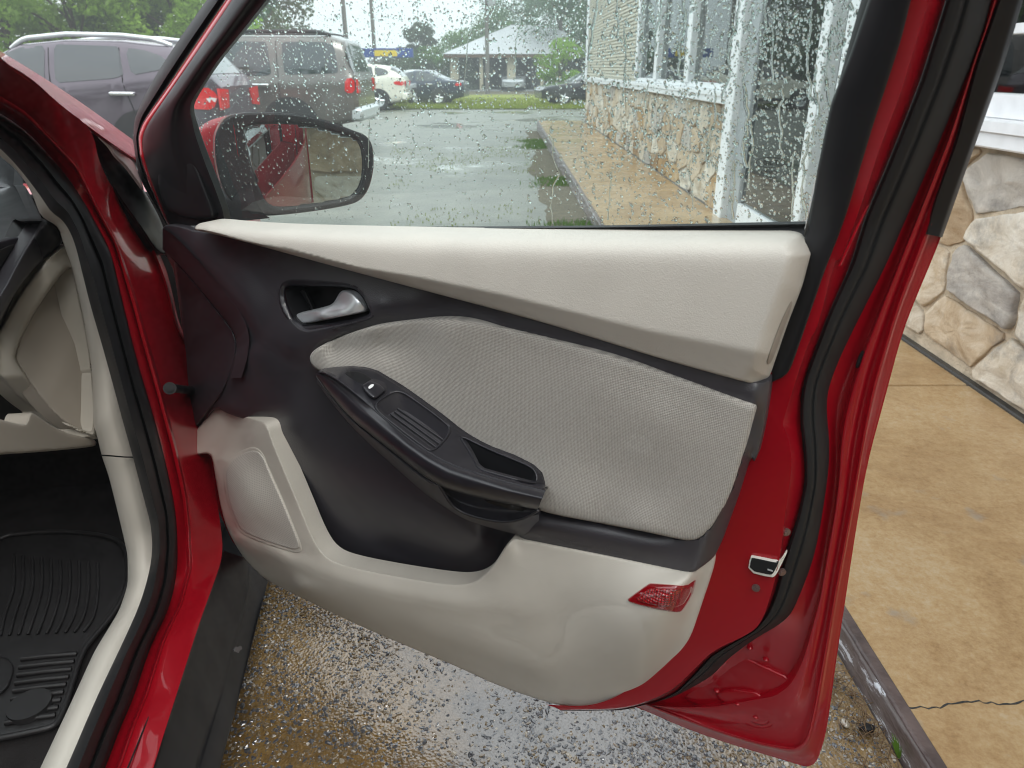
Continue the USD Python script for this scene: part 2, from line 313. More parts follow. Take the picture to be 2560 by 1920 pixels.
# ---------------------------------------------------------------- setting: lot, pavement, stone-fronted building
look('asphalt', {'g': ('geometry', {}), 's': ('separate_xyz', {}), 'n': ('noise_texture', {'scale': .35, 'detail': 5.0, 'roughness': .6}), 'n2': ('noise_texture', {'scale': 2.6, 'detail': 6.0, 'roughness': .7}), 'v': ('voronoi_texture', {'scale': 55.0}),
     'r': ('rgb_ramp', {'ramp': [(.25, (.085, .09, .075)), (.6, (.15, .155, .125)), (.8, (.20, .20, .15))]}), 'pd': ('map_range', {'from_min': .54, 'from_max': .60, 'to_min': .34, 'to_max': .04, 'clamp': True}), 'bs': ('map_range', {'from_min': .53, 'from_max': .60, 'to_min': .45, 'to_max': .02, 'clamp': True}),
     'ad': ('math', {'math_type': 'add'}), 'b': ('bump', {'distance': .01}), 'p': ('principled_bsdf', {'specular_ior_level': .5})},
     [('g.position', 'n.vector'), ('g.position', 'n2.vector'), ('g.position', 'v.vector'), ('n2.fac', 'r.fac'), ('r.color', 'p.base_color'), ('n.fac', 'pd.value'), ('pd.result', 'p.roughness'), ('n.fac', 'bs.value'), ('bs.result', 'b.strength'), ('v.distance', 'ad.value1'), ('n2.fac', 'ad.value2'), ('ad.value', 'b.height'), ('b.normal', 'p.normal')])
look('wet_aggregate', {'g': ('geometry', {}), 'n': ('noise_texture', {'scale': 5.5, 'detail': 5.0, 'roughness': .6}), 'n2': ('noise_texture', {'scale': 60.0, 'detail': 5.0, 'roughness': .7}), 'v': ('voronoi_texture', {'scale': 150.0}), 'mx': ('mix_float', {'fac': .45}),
     'sx': ('separate_xyz', {}), 'c1': ('math', {'math_type': 'multiply_add', 'value2': 1.0, 'value3': -.17}), 'c2': ('math', {'math_type': 'absolute'}), 'c3': ('math', {'math_type': 'multiply_add', 'value2': .5}), 'cm': ('map_range', {'from_min': .42, 'from_max': .66, 'to_min': .92, 'to_max': 0.0, 'clamp': True}), 'gr': ('mix_color', {}), 'g2': ('rgb_ramp', {'ramp': [(.3, (.06, .057, .055)), (.7, (.20, .19, .18))]}), 'r': ('rgb_ramp', {'ramp': [(.3, (.07, .042, .014)), (.5, (.19, .115, .038)), (.7, (.30, .20, .08))]}), 'rr': ('map_range', {'from_min': .4, 'from_max': .65, 'to_min': .24, 'to_max': .05, 'clamp': True}), 'ad': ('math', {'math_type': 'add'}), 'b': ('bump', {'strength': .55, 'distance': .003}), 'b2': ('bump', {'strength': .22, 'distance': .003}), 'p': ('principled_bsdf', {'specular_ior_level': .6, 'coat_weight': 1.0, 'coat_roughness': .06, 'coat_ior': 1.75})},  # grey band around the middle paints the sky's reflection into the base colour
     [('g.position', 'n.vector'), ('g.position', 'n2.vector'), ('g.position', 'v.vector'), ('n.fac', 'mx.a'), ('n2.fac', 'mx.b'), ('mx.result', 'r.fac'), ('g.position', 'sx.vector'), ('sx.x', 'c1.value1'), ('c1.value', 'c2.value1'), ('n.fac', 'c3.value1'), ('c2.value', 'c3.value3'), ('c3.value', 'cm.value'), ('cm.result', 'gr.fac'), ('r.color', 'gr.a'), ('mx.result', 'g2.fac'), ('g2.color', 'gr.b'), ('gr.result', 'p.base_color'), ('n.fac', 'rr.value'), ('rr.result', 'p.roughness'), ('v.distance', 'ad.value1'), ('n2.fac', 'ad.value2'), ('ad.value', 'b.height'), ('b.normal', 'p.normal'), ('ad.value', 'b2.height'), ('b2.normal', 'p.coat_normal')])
def pebble_look(name, lo, hi, rough=.13):
    look(name, {'g': ('geometry', {}), 'n': ('noise_texture', {'scale': 220.0, 'detail': 3.0}), 'ms': ('mix_color', {'fac': .5}), 'r': ('rgb_ramp', {'ramp': [(0, lo), (1, hi)]}), 'n3': ('noise_texture', {'scale': 700.0}), 'b': ('bump', {'strength': .3, 'distance': .001}), 'h': ('math', {'math_type': 'multiply_add', 'value2': .6, 'value3': 0.0}), 'ad': ('math', {'math_type': 'multiply_add', 'value2': .5}), 'p': ('principled_bsdf', {'roughness': .3, 'specular_ior_level': .5, 'coat_weight': 1.0, 'coat_roughness': rough, 'coat_ior': 1.7})},
         [('g.random_per_island', 'h.value1'), ('g.position', 'n.vector'), ('g.position', 'n3.vector'), ('n.fac', 'ad.value1'), ('h.value', 'ad.value3'), ('ad.value', 'r.fac'), ('r.color', 'p.base_color'), ('n3.fac', 'b.height'), ('b.normal', 'p.normal')])
pebble_look('pebbles_dark', (.02, .022, .028), (.20, .20, .21), .10); pebble_look('pebbles_brown', (.07, .045, .02), (.34, .24, .12), .12); pebble_look('pebbles_pale', (.25, .21, .15), (.55, .48, .38))
look('stained_concrete', {'g': ('geometry', {}), 'n': ('noise_texture', {'scale': 2.1, 'detail': 8.0, 'roughness': .62, 'distortion': .8}), 'n2': ('noise_texture', {'scale': 14.0, 'detail': 7.0, 'roughness': .72}), 'n4': ('noise_texture', {'scale': 60.0, 'detail': 5.0, 'roughness': .8}), 'sp': ('noise_texture', {'scale': 7.5, 'detail': 5.0, 'roughness': .5}), 'spr': ('rgb_ramp', {'ramp': [(.64, (0, 0, 0)), (.78, (1, 1, 1))]}),
     'm1': ('mix_float', {'fac': .36}), 'm2': ('mix_float', {'fac': .36}), 'r': ('rgb_ramp', {'ramp': [(.32, (.18, .105, .045)), (.43, (.31, .19, .085)), (.53, (.40, .27, .135)), (.63, (.455, .35, .215)), (.74, (.47, .42, .33))]}), 'st': ('mix_color', {'b': (.24, .215, .185)}),
     'rr': ('map_range', {'from_min': .35, 'from_max': .6, 'to_min': .36, 'to_max': .10, 'clamp': True}), 'b': ('bump', {'strength': .3, 'distance': .0025}), 'p': ('principled_bsdf', {'specular_ior_level': .45})},
     [('g.position', 'n.vector'), ('g.position', 'n2.vector'), ('g.position', 'n4.vector'), ('g.position', 'sp.vector'), ('n.fac', 'm1.a'), ('n2.fac', 'm1.b'), ('m1.result', 'm2.a'), ('n4.fac', 'm2.b'), ('m2.result', 'r.fac'), ('sp.fac', 'spr.fac'), ('spr.color', 'st.fac'), ('r.color', 'st.a'), ('st.result', 'p.base_color'), ('n.fac', 'rr.value'), ('rr.result', 'p.roughness'), ('n4.fac', 'b.height'), ('b.normal', 'p.normal')])
def stone_look(name, ramp):
    look(name, {'g': ('geometry', {}), 'oi': ('object_info', {}), 'mp': ('mapping', {'scale': (1, .6, 1.0)}), 'n': ('noise_texture', {'scale': 7.0, 'detail': 8.0, 'roughness': .7, 'distortion': .9}), 'n2': ('noise_texture', {'scale': 40.0, 'detail': 7.0, 'roughness': .7}), 'st': ('noise_texture', {'scale': 4.6, 'detail': 6.0, 'roughness': .7}), 'sr': ('rgb_ramp', {'ramp': [(.54, (0, 0, 0)), (.72, (1, 1, 1))]}),
         'rs': ('math', {'math_type': 'multiply_add', 'value2': .24}), 'o2': ('math', {'math_type': 'subtract', 'value2': .12}), 'r': ('rgb_ramp', {'ramp': ramp}), 'mx': ('mix_color', {'b': (.17, .165, .16)}), 'sf': ('math', {'math_type': 'multiply', 'value2': .75}),
         'mm': ('mix_float', {'fac': .35}), 'b': ('bump', {'strength': .9, 'distance': .014}), 'p': ('principled_bsdf', {'roughness': .62, 'specular_ior_level': .3})},
         [('g.position', 'mp.vector'), ('mp.vector', 'n.vector'), ('g.position', 'n2.vector'), ('g.position', 'st.vector'), ('oi.random', 'rs.value1'), ('n.fac', 'rs.value3'), ('rs.value', 'o2.value1'), ('o2.value', 'r.fac'), ('st.fac', 'sr.fac'), ('sr.color', 'sf.value1'), ('sf.value', 'mx.fac'), ('r.color', 'mx.a'), ('mx.result', 'p.base_color'), ('n.fac', 'mm.a'), ('n2.fac', 'mm.b'), ('mm.result', 'b.height'), ('b.normal', 'p.normal')])
stone_look('stone_cream', [(.3, (.38, .30, .20)), (.5, (.58, .51, .41)), (.7, (.72, .67, .58))])
stone_look('stone_tan', [(.3, (.30, .20, .11)), (.5, (.47, .36, .24)), (.7, (.62, .53, .41))])
stone_look('stone_ochre', [(.3, (.20, .11, .05)), (.5, (.40, .26, .12)), (.7, (.55, .42, .27))])
stone_look('stone_grey', [(.3, (.28, .25, .22)), (.5, (.46, .42, .37)), (.7, (.62, .57, .50))])
grained('mortar', (.47, .385, .28), .85, 90., .8, .22, .2, .004)
grained('siding_cream', (.56, .53, .44), .7, 30., .5, .08, .3, .006)
grained('white_trim', (.74, .75, .76), .38, 200., .2, .05, .5, .002)
grained('trim_grey', (.30, .32, .33), .4, 200., .2, .08, .5, .002)
grained('dark_wet', (.03, .028, .025), .4, 200., .5, .3, .4, .003)
look('worn_steel', {'g': ('geometry', {}), 'mp': ('mapping', {'scale': (1, .28, 1.4)}), 'n': ('noise_texture', {'scale': 26.0, 'detail': 7.0, 'roughness': .75}), 'r': ('rgb_ramp', {'ramp': [(.44, (.075, .055, .05)), (.56, (.12, .10, .095)), (.585, (.50, .52, .55)), (.8, (.66, .67, .70))]}), 'rr': ('map_range', {'from_min': .4, 'from_max': .6, 'to_min': .28, 'to_max': .5}), 'b': ('bump', {'strength': .5, 'distance': .0015}), 'p': ('principled_bsdf', {})},
     [('g.position', 'mp.vector'), ('mp.vector', 'n.vector'), ('n.fac', 'r.fac'), ('r.color', 'p.base_color'), ('n.fac', 'rr.value'), ('rr.result', 'p.roughness'), ('n.fac', 'b.height'), ('b.normal', 'p.normal')])
grained('steel_brown', (.085, .06, .055), .32, 120., .4, .4, .5, .002)
plain('interior_dark', (.03, .032, .034), .8)
plain('interior_floor', (.10, .10, .10), .6)
look('shop_glass', {'f': ('fresnel', {'IOR': 1.75}), 't': ('transparent_bsdf', {'color': (.50, .56, .55)}), 'gl': ('glossy_bsdf', {'color': (.96, 1, .99), 'roughness': .01}), 'm': ('mix_closure', {})}, [('f.fac', 'm.fac'), ('t.BSDF', 'm.closure1'), ('gl.BSDF', 'm.closure2')], surface='m.closure')

def ground_z(x, y):
    x, y = np.asarray(x, float), np.asarray(y, float)
    return -.0095 * np.clip(y - 1, 0, 34) + 0 * x
def sheet(x0, x1, y0, y1, nx, ny, lift=0.0, geo=False, amp=0.0, seed=0):
    xs = np.linspace(x0, x1, nx) if not geo else np.sign(np.linspace(-1, 1, nx)) * np.abs(np.linspace(-1, 1, nx)) ** 3 * x1
    ys = np.linspace(y0, y1, ny) if not geo else y0 + np.linspace(0, 1, ny) ** 3 * (y1 - y0)
    X, Y = np.meshgrid(xs, ys); Z = ground_z(X, Y) + lift
    if amp: Z = Z + amp * (meshkit.fbm(np.stack([X * 9, Y * 9, 0 * X], -1), 4, seed) - .5)
    return trimesh.Trimesh(np.stack([X, Y, Z], -1).reshape(-1, 3), grid_faces(ny, nx), process=False)
tag(obj('ground', sheet(-700, 700, -40, 900, 121, 121, -.03, True), 'soil', None, True), 'level ground running on beyond the parking lot', 'ground', kind='structure')
tag(obj('parking_lot', sheet(-45, 30, -40, 33.0, 60, 70, -.006), 'asphalt', None, True), 'wet grey asphalt parking lot with puddles', 'parking lot', kind='structure')
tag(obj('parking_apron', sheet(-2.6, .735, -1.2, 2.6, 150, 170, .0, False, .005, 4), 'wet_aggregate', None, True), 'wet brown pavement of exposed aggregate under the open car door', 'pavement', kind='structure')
# pebbles set in the apron
rng = np.random.default_rng(11)
def pebbles(n, x0, x1, y0, y1, rmin, rmax, bury, seed, dens=None):
    g = np.random.default_rng(seed); base = trimesh.creation.icosphere(0, 1.0); bv, bf = np.array(base.vertices), np.array(base.faces)
    p = g.uniform([x0, y0], [x1, y1], (n, 2))
    if dens is not None: p = p[g.random(n) < dens(p)]
    n = len(p); r = rmin + (rmax - rmin) * g.random(n) ** 2.2
    sc = np.stack([g.uniform(.75, 1.5, n), g.uniform(.7, 1.1, n), g.uniform(.45, .8, n)], 1) * r[:, None]; a = g.uniform(0, 2 * math.pi, n); lump = 1 + .22 * g.standard_normal((n, len(bv), 1))
    v = bv[None] * sc[:, None] * lump; c, s = np.cos(a)[:, None], np.sin(a)[:, None]; X = v[..., 0] * c - v[..., 1] * s; Y = v[..., 0] * s + v[..., 1] * c
    z = ground_z(p[:, 0], p[:, 1]); v = np.stack([X + p[:, :1], Y + p[:, 1:], v[..., 2] + z[:, None] - bury * r[:, None]], -1)
    return trimesh.Trimesh(v.reshape(-1, 3), (bf[None] + (np.arange(n) * len(bv))[:, None, None]).reshape(-1, 3), process=False)
area = (-.66, .73, .42, 2.35)
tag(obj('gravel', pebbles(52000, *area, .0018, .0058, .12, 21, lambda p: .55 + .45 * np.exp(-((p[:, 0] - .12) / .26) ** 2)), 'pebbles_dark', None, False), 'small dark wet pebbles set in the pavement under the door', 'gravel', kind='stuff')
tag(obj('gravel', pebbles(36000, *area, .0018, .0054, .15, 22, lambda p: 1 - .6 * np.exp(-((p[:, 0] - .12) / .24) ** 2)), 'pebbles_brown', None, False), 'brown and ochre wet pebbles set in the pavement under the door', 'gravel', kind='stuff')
tag(obj('gravel', pebbles(4400, *area, .002, .0054, .1, 23), 'pebbles_pale', None, False), 'pale cream pebbles scattered through the pavement under the door', 'gravel', kind='stuff')
# pavement beside the building: slabs with joints, a steel edge
WX, EX, WZ = 1.82, .774, .06
walk = tag(UsdGeom.Xform.Define(stage, '/World/sidewalk'), 'ochre stained wet concrete sidewalk along the stone wall', 'sidewalk', kind='structure')
joints = [-14.0, -9.0, -4.0, -1.35, 2.512, 5.3, 8.2, 11.1, 14.0, 17.75]
for y0, y1 in zip(joints[:-1], joints[1:]): obj('slab', box(EX, WX + .02, y0 + .004, y1 - .004, -.4, WZ, .004), 'stained_concrete', walk, 30)
obj('joint_fill', box(EX + .01, WX + .02, -14, 17.7, -.4, WZ - .008), 'dark_wet', walk)
ck = resample(chaikin(C('B7', (540, 1440), (590, 1436), (640, 1442), (690, 1424), (730, 1420), (780, 1414), (840, 1422), (900, 1428), (940, 1420), (1010, 1402), (1100, 1398)), 1), 40); ck[:, 1] += 2.0 * np.sin(np.arange(40) * 1.7) + 1.2 * np.sin(np.arange(40) * 4.1)
ckw = at(ck, WZ + .0004, 'z'); kw = (.0012 + .0012 * np.random.default_rng(5).random(40))[:, None] * np.array([0, 1.0, 0])
obj('crack', trimesh.Trimesh(np.stack([ckw - kw, ckw + kw], 1).reshape(-1, 3), grid_faces(40, 2), process=False), 'dark_wet', walk)
kerb = tag(UsdGeom.Xform.Define(stage, '/World/kerb'), 'worn steel angle with peeling white paint along the sidewalk edge', 'kerb', kind='structure')
def wavy_bar(x0, x1, z0, z1, y0, y1, n, amp, seed):
    ys = np.linspace(y0, y1, n); j = amp * (meshkit.fbm(np.c_[ys * 30, np.full(n, seed), np.zeros(n)], 3) - .5); zb = ground_z(x0, ys)
    ring = [np.c_[x0 + j, ys, zb - .05], np.c_[x0 + j, ys, np.full(n, z1 - .004)], np.c_[x0 + .004 + j, ys, np.full(n, z1) + j * .4], np.c_[np.full(n, x1), ys, np.full(n, z1) + j * .2], np.c_[np.full(n, x1), ys, zb - .05]]
    v = np.stack(ring, 1); return trimesh.Trimesh(v.reshape(-1, 3), grid_faces(n, 5), process=False)
obj('steel_flange', wavy_bar(.7480, EX - .001, 0, WZ + .006, -4, 17.7, 1400, .003, 3), 'steel_brown', kerb, 40)
obj('painted_face', wavy_bar(.7395, .7485, 0, WZ - .001, -4, 17.7, 1400, .006, 8), 'worn_steel', kerb, 40)
# ---- building
bld = thing('stone_building', 'single storey shop with stone base, white sills and tall shop windows beside the sidewalk', 'building')
SZ0, SZ1 = .922, 1.02
stone_wall = obj('stone_wall', [box(WX + .012, WX + .26, -14, 3.78, -.3, SZ0), box(WX + .012, WX + .26, 6.12, 17.4, -.3, SZ0), box(WX + .012, 8, 17.0, 17.4, -.3, SZ0)], 'mortar', bld)
import scipy.spatial as ssp
def stones(y0, y1, z0, z1, cw, ch, seed, res):
    g = np.random.default_rng(seed); nr = int(round((z1 - z0) / ch)); pts = []
    for r_ in range(-1, nr + 1):
        y = y0 - cw + g.uniform(0, cw)
        while y < y1 + cw: pts.append([y + g.normal(0, cw * .10), z0 + (r_ + .5) * (z1 - z0) / nr + g.normal(0, ch * .17)]); y += cw * g.uniform(.55, 1.35)
    P = np.array(pts); S = P * [1, cw / ch * .8]; vor = ssp.Voronoi(S); out = []
    frame = shapely.box(y0, z0, y1, z1)
    for k, reg in enumerate(vor.point_region):
        rg = vor.regions[reg]
        if -1 in rg or not rg: continue
        poly = Polygon(vor.vertices[rg] / [1, cw / ch * .8]).intersection(frame)
        if poly.is_empty or poly.area < .004: continue
        gap = g.uniform(.008, .014); poly = poly.buffer(-gap - .010, join_style=1).buffer(.010)
        if poly.is_empty or poly.geom_type != 'Polygon' or poly.area < .003: continue
        n = res; o = resample(np.array(poly.exterior.coords)[:-1], n, closed=True); c = np.array(poly.centroid.coords[0])
        wob = 1 + .09 * (meshkit.noise(np.c_[o * 22, np.full(n, k)], seed) - .5); o = c + (o - c) * wob[:, None]
        dep = g.uniform(.010, .024); tl = g.normal(0, .03, 2); rings_ = []
        for fr, dd in ((1.0, -.02), (1.0, .6), (.975, .9), (.9, 1.0), (.75, 1.0), (.58, 1.0), (.4, 1.0), (.2, 1.0)):
            q = c + (o - c) * fr; x = WX + .012 - dep * dd
            nz = (meshkit.fbm(np.c_[q * 17, np.full(n, k * 3.3)], 4, seed) - .5) * .036 * min(1, max(dd, 0)) + ((q - c) @ tl) * max(dd, 0)
            rings_.append(np.c_[x + nz, q])
        v = np.stack(rings_); v = np.concatenate([v, v[:, :1]], 1); vv = v.reshape(-1, 3); f = grid_faces(len(rings_), n + 1); b = (len(rings_) - 1) * (n + 1); m_ = len(vv)
        vv = np.vstack([vv, v[-1, :-1].mean(0)]); f = np.vstack([f, [[b + i, b + i + 1, m_] for i in range(n)]])
        out.append((c, trimesh.Trimesh(vv, f, process=False)))
    return out
g = np.random.default_rng(3)
for c, ms in stones(-1.2, 3.72, WZ + .02, SZ0 - .004, .43, .21, 31, 40) + stones(6.16, 17.36, WZ - .02, SZ0 - .004, .46, .23, 32, 22):
    low_ = c[1] < .32; obj('stone', ms, g.choice(['stone_cream', 'stone_tan', 'stone_ochre', 'stone_grey'], p=(.26, .3, .34, .1) if low_ and c[0] > 5 else (.50, .26, .06, .18)), stone_wall, 50)
obj('wall_foot', [box(WX - .022, WX + .012, -4, 3.74, WZ - .02, WZ + .012, .004), box(WX - .02, WX + .012, 6.14, 17.4, WZ - .02, WZ + .010, .004)], 'dark_wet', bld, 30)
for y0, y1 in ((-14.0, 3.80), (6.10, 17.5)):
    obj('sill', [box(WX - .062, WX + .16, y0, y1, SZ0, SZ1, .006)], 'white_trim', bld, 30)
    obj('sill_drip', box(WX - .070, WX - .0625, y0, y1, SZ0 + .055, SZ1 - .004, .002), 'white_trim', bld, 30)
# window frames: bottom rail, posts, panes
obj('window_rail', [box(WX - .010, WX + .09, -4, 3.80, SZ1 + .0005, SZ1 + .085, .004), box(WX - .014, WX + .09, -4, 3.80, 1.30, 1.335, .003)], 'white_trim', bld, 30)
obj('window_rail', [box(WX - .002, WX + .08, 6.1, 10.75, SZ1 + .0005, SZ1 + .05, .004)], 'white_trim', bld, 30)
for y0, y1 in ((10.62, 10.80), (9.25, 9.42), (7.62, 7.80)): obj('window_post', box(WX - .02, WX + .10, y0, y1, SZ1 + .04, 3.0, .006), 'white_trim', bld, 30)
for y0, y1 in ((5.90, 6.12), (4.30, 4.42), (3.86, 4.10)): obj('door_post', box(WX - .055, WX + .13, y0, y1, WZ - .02, 3.0, .008), 'white_trim', bld, 30)
obj('door_jamb', box(WX + .0, WX + .13, 5.66, 5.90, WZ - .02, 3.0, .008), 'trim_grey', bld, 30)
for y0, y1, z0 in ((-3.9, -1.3, SZ1 + .08), (-1.3, 1.2, SZ1 + .08), (1.2, 3.79, SZ1 + .08), (6.12, 7.62, SZ1 + .045), (7.80, 9.25, SZ1 + .045), (9.42, 10.62, SZ1 + .045)):
    obj('window_pane', box(WX + .045, WX + .051, y0, y1, z0, 2.95), 'shop_glass', bld)
for y0, y1 in ((4.42, 5.66), (4.10, 4.30)): obj('door_pane', box(WX + .03, WX + .036, y0, y1, WZ + .16, 2.9), 'shop_glass', bld)
obj('door_kick_rail', [box(WX + .0, WX + .07, 4.42, 5.66, WZ, WZ + .16, .004)], 'white_trim', bld, 30)
for y in (1.2, -1.3): obj('window_post', box(WX - .02, WX + .10, y - .06, y + .06, SZ1 + .085, 3.0, .006), 'white_trim', bld, 30)
# cream ribbed panel wall at the far end, header and roof
obj('cream_wall', [box(WX, WX + .25, 10.80, 17.4, SZ1, 3.4), box(WX + .25, 8, 17.05, 17.4, SZ0, 3.4)], 'siding_cream', bld)
for k in range(46): z = SZ1 + .03 + k * .05; obj('siding_board', box(WX - .016, WX - .0005, 10.82, 17.38, z, z + .038, .006), 'siding_cream', bld, 30)
obj('corner_board', box(WX - .03, WX - .017, 17.0, 17.42, SZ1, 3.4, .004), 'white_trim', bld, 30)
obj('header', [box(WX - .02, WX + .25, -14, 10.8, 3.0, 3.4, .01)], 'white_trim', bld, 30)
obj('roof', [box(WX - .25, 8.2, -14.2, 17.6, 3.4, 3.6, .02)], 'white_trim', bld, 30)
obj('interior', [box(WX + .3, 8, -4, 17.0, WZ - .02, WZ), box(7.9, 8, -4, 17, 0, 3.4), box(WX + .3, 8, -4, 17, 3.2, 3.3), box(WX + .26, 8, -14.1, -14, 0, 3.4), box(WX + .26, WX + .3, -14, -4, SZ1, 3.4)], 'interior_dark', bld)
# ---------------------------------------------------------------- the red car: its opened front door
car = thing('red_car', 'red car in the foreground with its front door standing wide open', 'car')
def tilt(y): return .06 * (560 - y) / 560                          # the window frame leans inwards above the belt line
def tw(pts, w): return [(p[0], p[1], w + max(0, tilt(p[1])) ) for p in pts]
def ext(pts, d=160):
    """Carry a frame curve on upwards past the picture's edge."""
    a, b = np.array(pts[0]), np.array(pts[1]); e = a + (a - b) / abs(a[1] - b[1]) * d
    return [tuple(e)] + list(pts)

# red inner shell, rear shut face and outer flange
R0 = C('A5', (940, 0), (880, 250), (800, 500), (700, 800), (610, 1100), (520, 1400), (415, 1659)) + C('B8', (560, 830), (440, 1180), (400, 1290), (370, 1325), (310, 1352)) + \
     C('B4', (1530, -450), (1505, -200), (1418, 0), (1356, 210), (1306, 350), (1228, 560), (1200, 640), (1130, 880), (1080, 1040), (1020, 1150), (940, 1230), (800, 1350), (680, 1420), (530, 1462), (300, 1450))
R1 = C('A5', (1060, 0), (970, 300), (880, 600), (760, 900), (640, 1280), (500, 1659)) + C('B8', (640, 700), (545, 1090), (510, 1125), (440, 1330), (365, 1570)) + \
     C('S', (1958, 1065), (1974, 1105), (1981, 1166), (1963, 1283), (1950, 1396), (1930, 1480), (1903, 1560), (1868, 1588), (1785, 1624), (1740, 1668), (1690, 1718), (1640, 1746), (1560, 1772), (1400, 1775))
R2 = C('S', (2363, 0), (2298, 207), (2214, 418), (2158, 549), (2127, 660), (2069, 787), (2011, 946), (2001, 1000), (2000, 1055), (2010, 1137), (2013, 1205), (1994, 1292), (1963, 1383), (1937, 1487), (1915, 1539), (1885, 1578), (1824, 1611), (1776, 1639), (1737, 1683), (1694, 1730), (1650, 1752), (1560, 1776), (1400, 1778))
R3 = C('S', (2475, 0), (2457, 72), (2413, 191), (2345, 358), (2258, 557), (2214, 660), (2137, 811), (2093, 903), (2067, 975), (2064, 1030), (2072, 1110), (2068, 1192), (2037, 1385), (1989, 1509), (1969, 1543), (1937, 1567), (1885, 1596), (1815, 1648), (1781, 1687), (1737, 1713), (1677, 1745), (1560, 1772), (1400, 1772))
R4 = C('S', (2497, 0), (2441, 159), (2389, 358), (2338, 497), (2300, 600), (2240, 760), (2182, 952), (2161, 1055), (2127, 1261), (2086, 1467), (2065, 1591), (2037, 1742), (2017, 1840), (1990, 1872), (1900, 1856), (1811, 1830), (1694, 1788), (1600, 1752), (1400, 1690))
R5 = C('S', (2556, 0), (2509, 159), (2437, 358), (2354, 593), (2275, 780), (2251, 849), (2209, 1007), (2168, 1158), (2141, 1316), (2113, 1502), (2092, 1639), (2072, 1791), (2060, 1856), (2034, 1924), (1967, 1902), (1811, 1856), (1694, 1813), (1598, 1769), (1400, 1705))
def shellw(c, w0): return tw(ext(c), w0)
shell = cat([loft([shellw(shift(R0, -26, -8), -.034), shellw(R0, -.034), shellw(R1, -.036)], 220, 1),
             loft([shellw(R1, -.036), shellw([((a[0] * .5 + b[0] * .5), (a[1] * .5 + b[1] * .5)) for a, b in zip(resample(R1, 60), resample(R2, 60))], -.058), shellw(R2, -.072)], 220, 1),
             loft([shellw(R2, -.074), shellw(R3, -.112)], 220, 1),
             loft([shellw(R3, -.112), *[shellw([((a[0] * (1 - f_) + b[0] * f_), (a[1] * (1 - f_) + b[1] * f_)) for a, b in zip(resample(R3, 60), resample(R4, 60))], w_) for f_, w_ in ((.25, -.123), (.45, -.122), (.53, -.108), (.72, -.108), (.80, -.120))], shellw(R4, -.118), *[shellw([((a[0] * (1 - f_) + b[0] * f_), (a[1] * (1 - f_) + b[1] * f_)) for a, b in zip(resample(R4, 60), resample(R5, 60))], w_) for f_, w_ in ((.12, -.112), (.30, -.112), (.42, -.124), (.80, -.126), (.84, -.130))], shellw(R5, -.131)], 220, 1)])
# inner sheet behind the trim and the outer skin
inner = panel(C('S', (640, 600), (2020, 600), (1960, 930), (1900, 1100), (1780, 1390), (1700, 1600), (1560, 1740), (1400, 1765), (1000, 1590), (700, 1450), (680, 1350), (650, 1000)), [(0, 0, -.118)], 0, 0, .003, 60, k=1)
door = obj('door', [shell, inner], 'red_paint', car, 40)
skin = panel(C('S', (470, 600), (2010, 596), (2354, 593), (2275, 780), (2251, 849), (2209, 1007), (2168, 1158), (2141, 1316), (2113, 1502), (2092, 1639), (2072, 1791), (2034, 1922), (1811, 1856), (1598, 1769), (1100, 1590), (640, 1420), (560, 1330), (500, 1100)),
             [(470, 600, -.16), (2010, 596, -.16), (2354, 593, -.136), (2168, 1158, -.138), (2092, 1639, -.138), (2034, 1922, -.138), (1598, 1769, -.14), (1200, 1100, -.18), (640, 1420, -.14), (480, 1000, -.16)], 0, 0, .004, 40, k=1)
obj('outer_skin', skin, 'red_paint', door, 40)
# pressed stiffening steps in the lower rear corner, plugs and screw dimples
emb = lambda c, w, d=.006, b=9: panel(c, [(0, 0, w)], b, d, .004, 10, k=2)
obj('pressed_step', [emb(C('B4', (1180, 1200), (1340, 1128), (1500, 1205), (1640, 1268), (1650, 1300), (1640, 1420), (1560, 1560), (1460, 1585), (1300, 1500), (1000, 1400), (1100, 1330)), -.117, .005, 10),
                     emb(C('B4', (1180, 1345), (1420, 1335), (1520, 1395), (1556, 1465), (1540, 1540), (1470, 1562), (1300, 1468)), -.1115, .006, 12)], 'red_paint', door, 40)
for cx, cy in C('B4', (1415, 1105), (1508, 1170), (1225, 1350), (1345, 1425), (1450, 1500)):
    s = trimesh.creation.icosphere(2, .0045); s.apply_scale([1, 1, .6]); s.apply_translation(at([[cx, cy]], -.110)[0]); obj('dimple', s, 'red_paint', door)
obj('drain_plug', panel(C('B7', (345, 200), (360, 155), (380, 138), (388, 150), (378, 180), (352, 208)), [(0, 0, -.112)], 5, .003, .006, 5), 'rubber_grey', door, 40)
# rubber seal: a bulging profile along the shut face
mix2 = lambda a, b, f: [tuple(np.array(p) * (1 - f) + np.array(q) * f) for p, q in zip(resample(a, 90), resample(b, 90))]
obj('door_seal', loft([shellw(shift(R2, -2, 0), -.080), shellw(mix2(R2, R3, .12), -.060), shellw(mix2(R2, R3, .35), -.062), shellw(mix2(R2, R3, .46), -.070), shellw(mix2(R2, R3, .55), -.069), shellw(mix2(R2, R3, .8), -.083), shellw(mix2(R2, R3, .95), -.098), shellw(shift(R3, 3, 1), -.116)], 220, 3), 'rubber_grey', door, 60)
# black applique on the outer edge of the window frame, red groove beside it
ap0 = C('S', (2497, 0), (2441, 159), (2389, 358), (2338, 497), (2313, 585)); ap1 = C('S', (2556, 0), (2509, 159), (2437, 358), (2354, 593))
obj('frame_applique', loft([tw(ext(shift(ap0, -2, 0)), -.118), tw(ext(mix2(ap0, ap1, .08)), -.110), tw(ext(mix2(ap0, ap1, .75)), -.116), tw(ext(mix2(ap0, ap1, .92)), -.122), tw(ext(shift(ap1, 2, 0)), -.136)], 60, 3), 'black_plastic', door, 60)
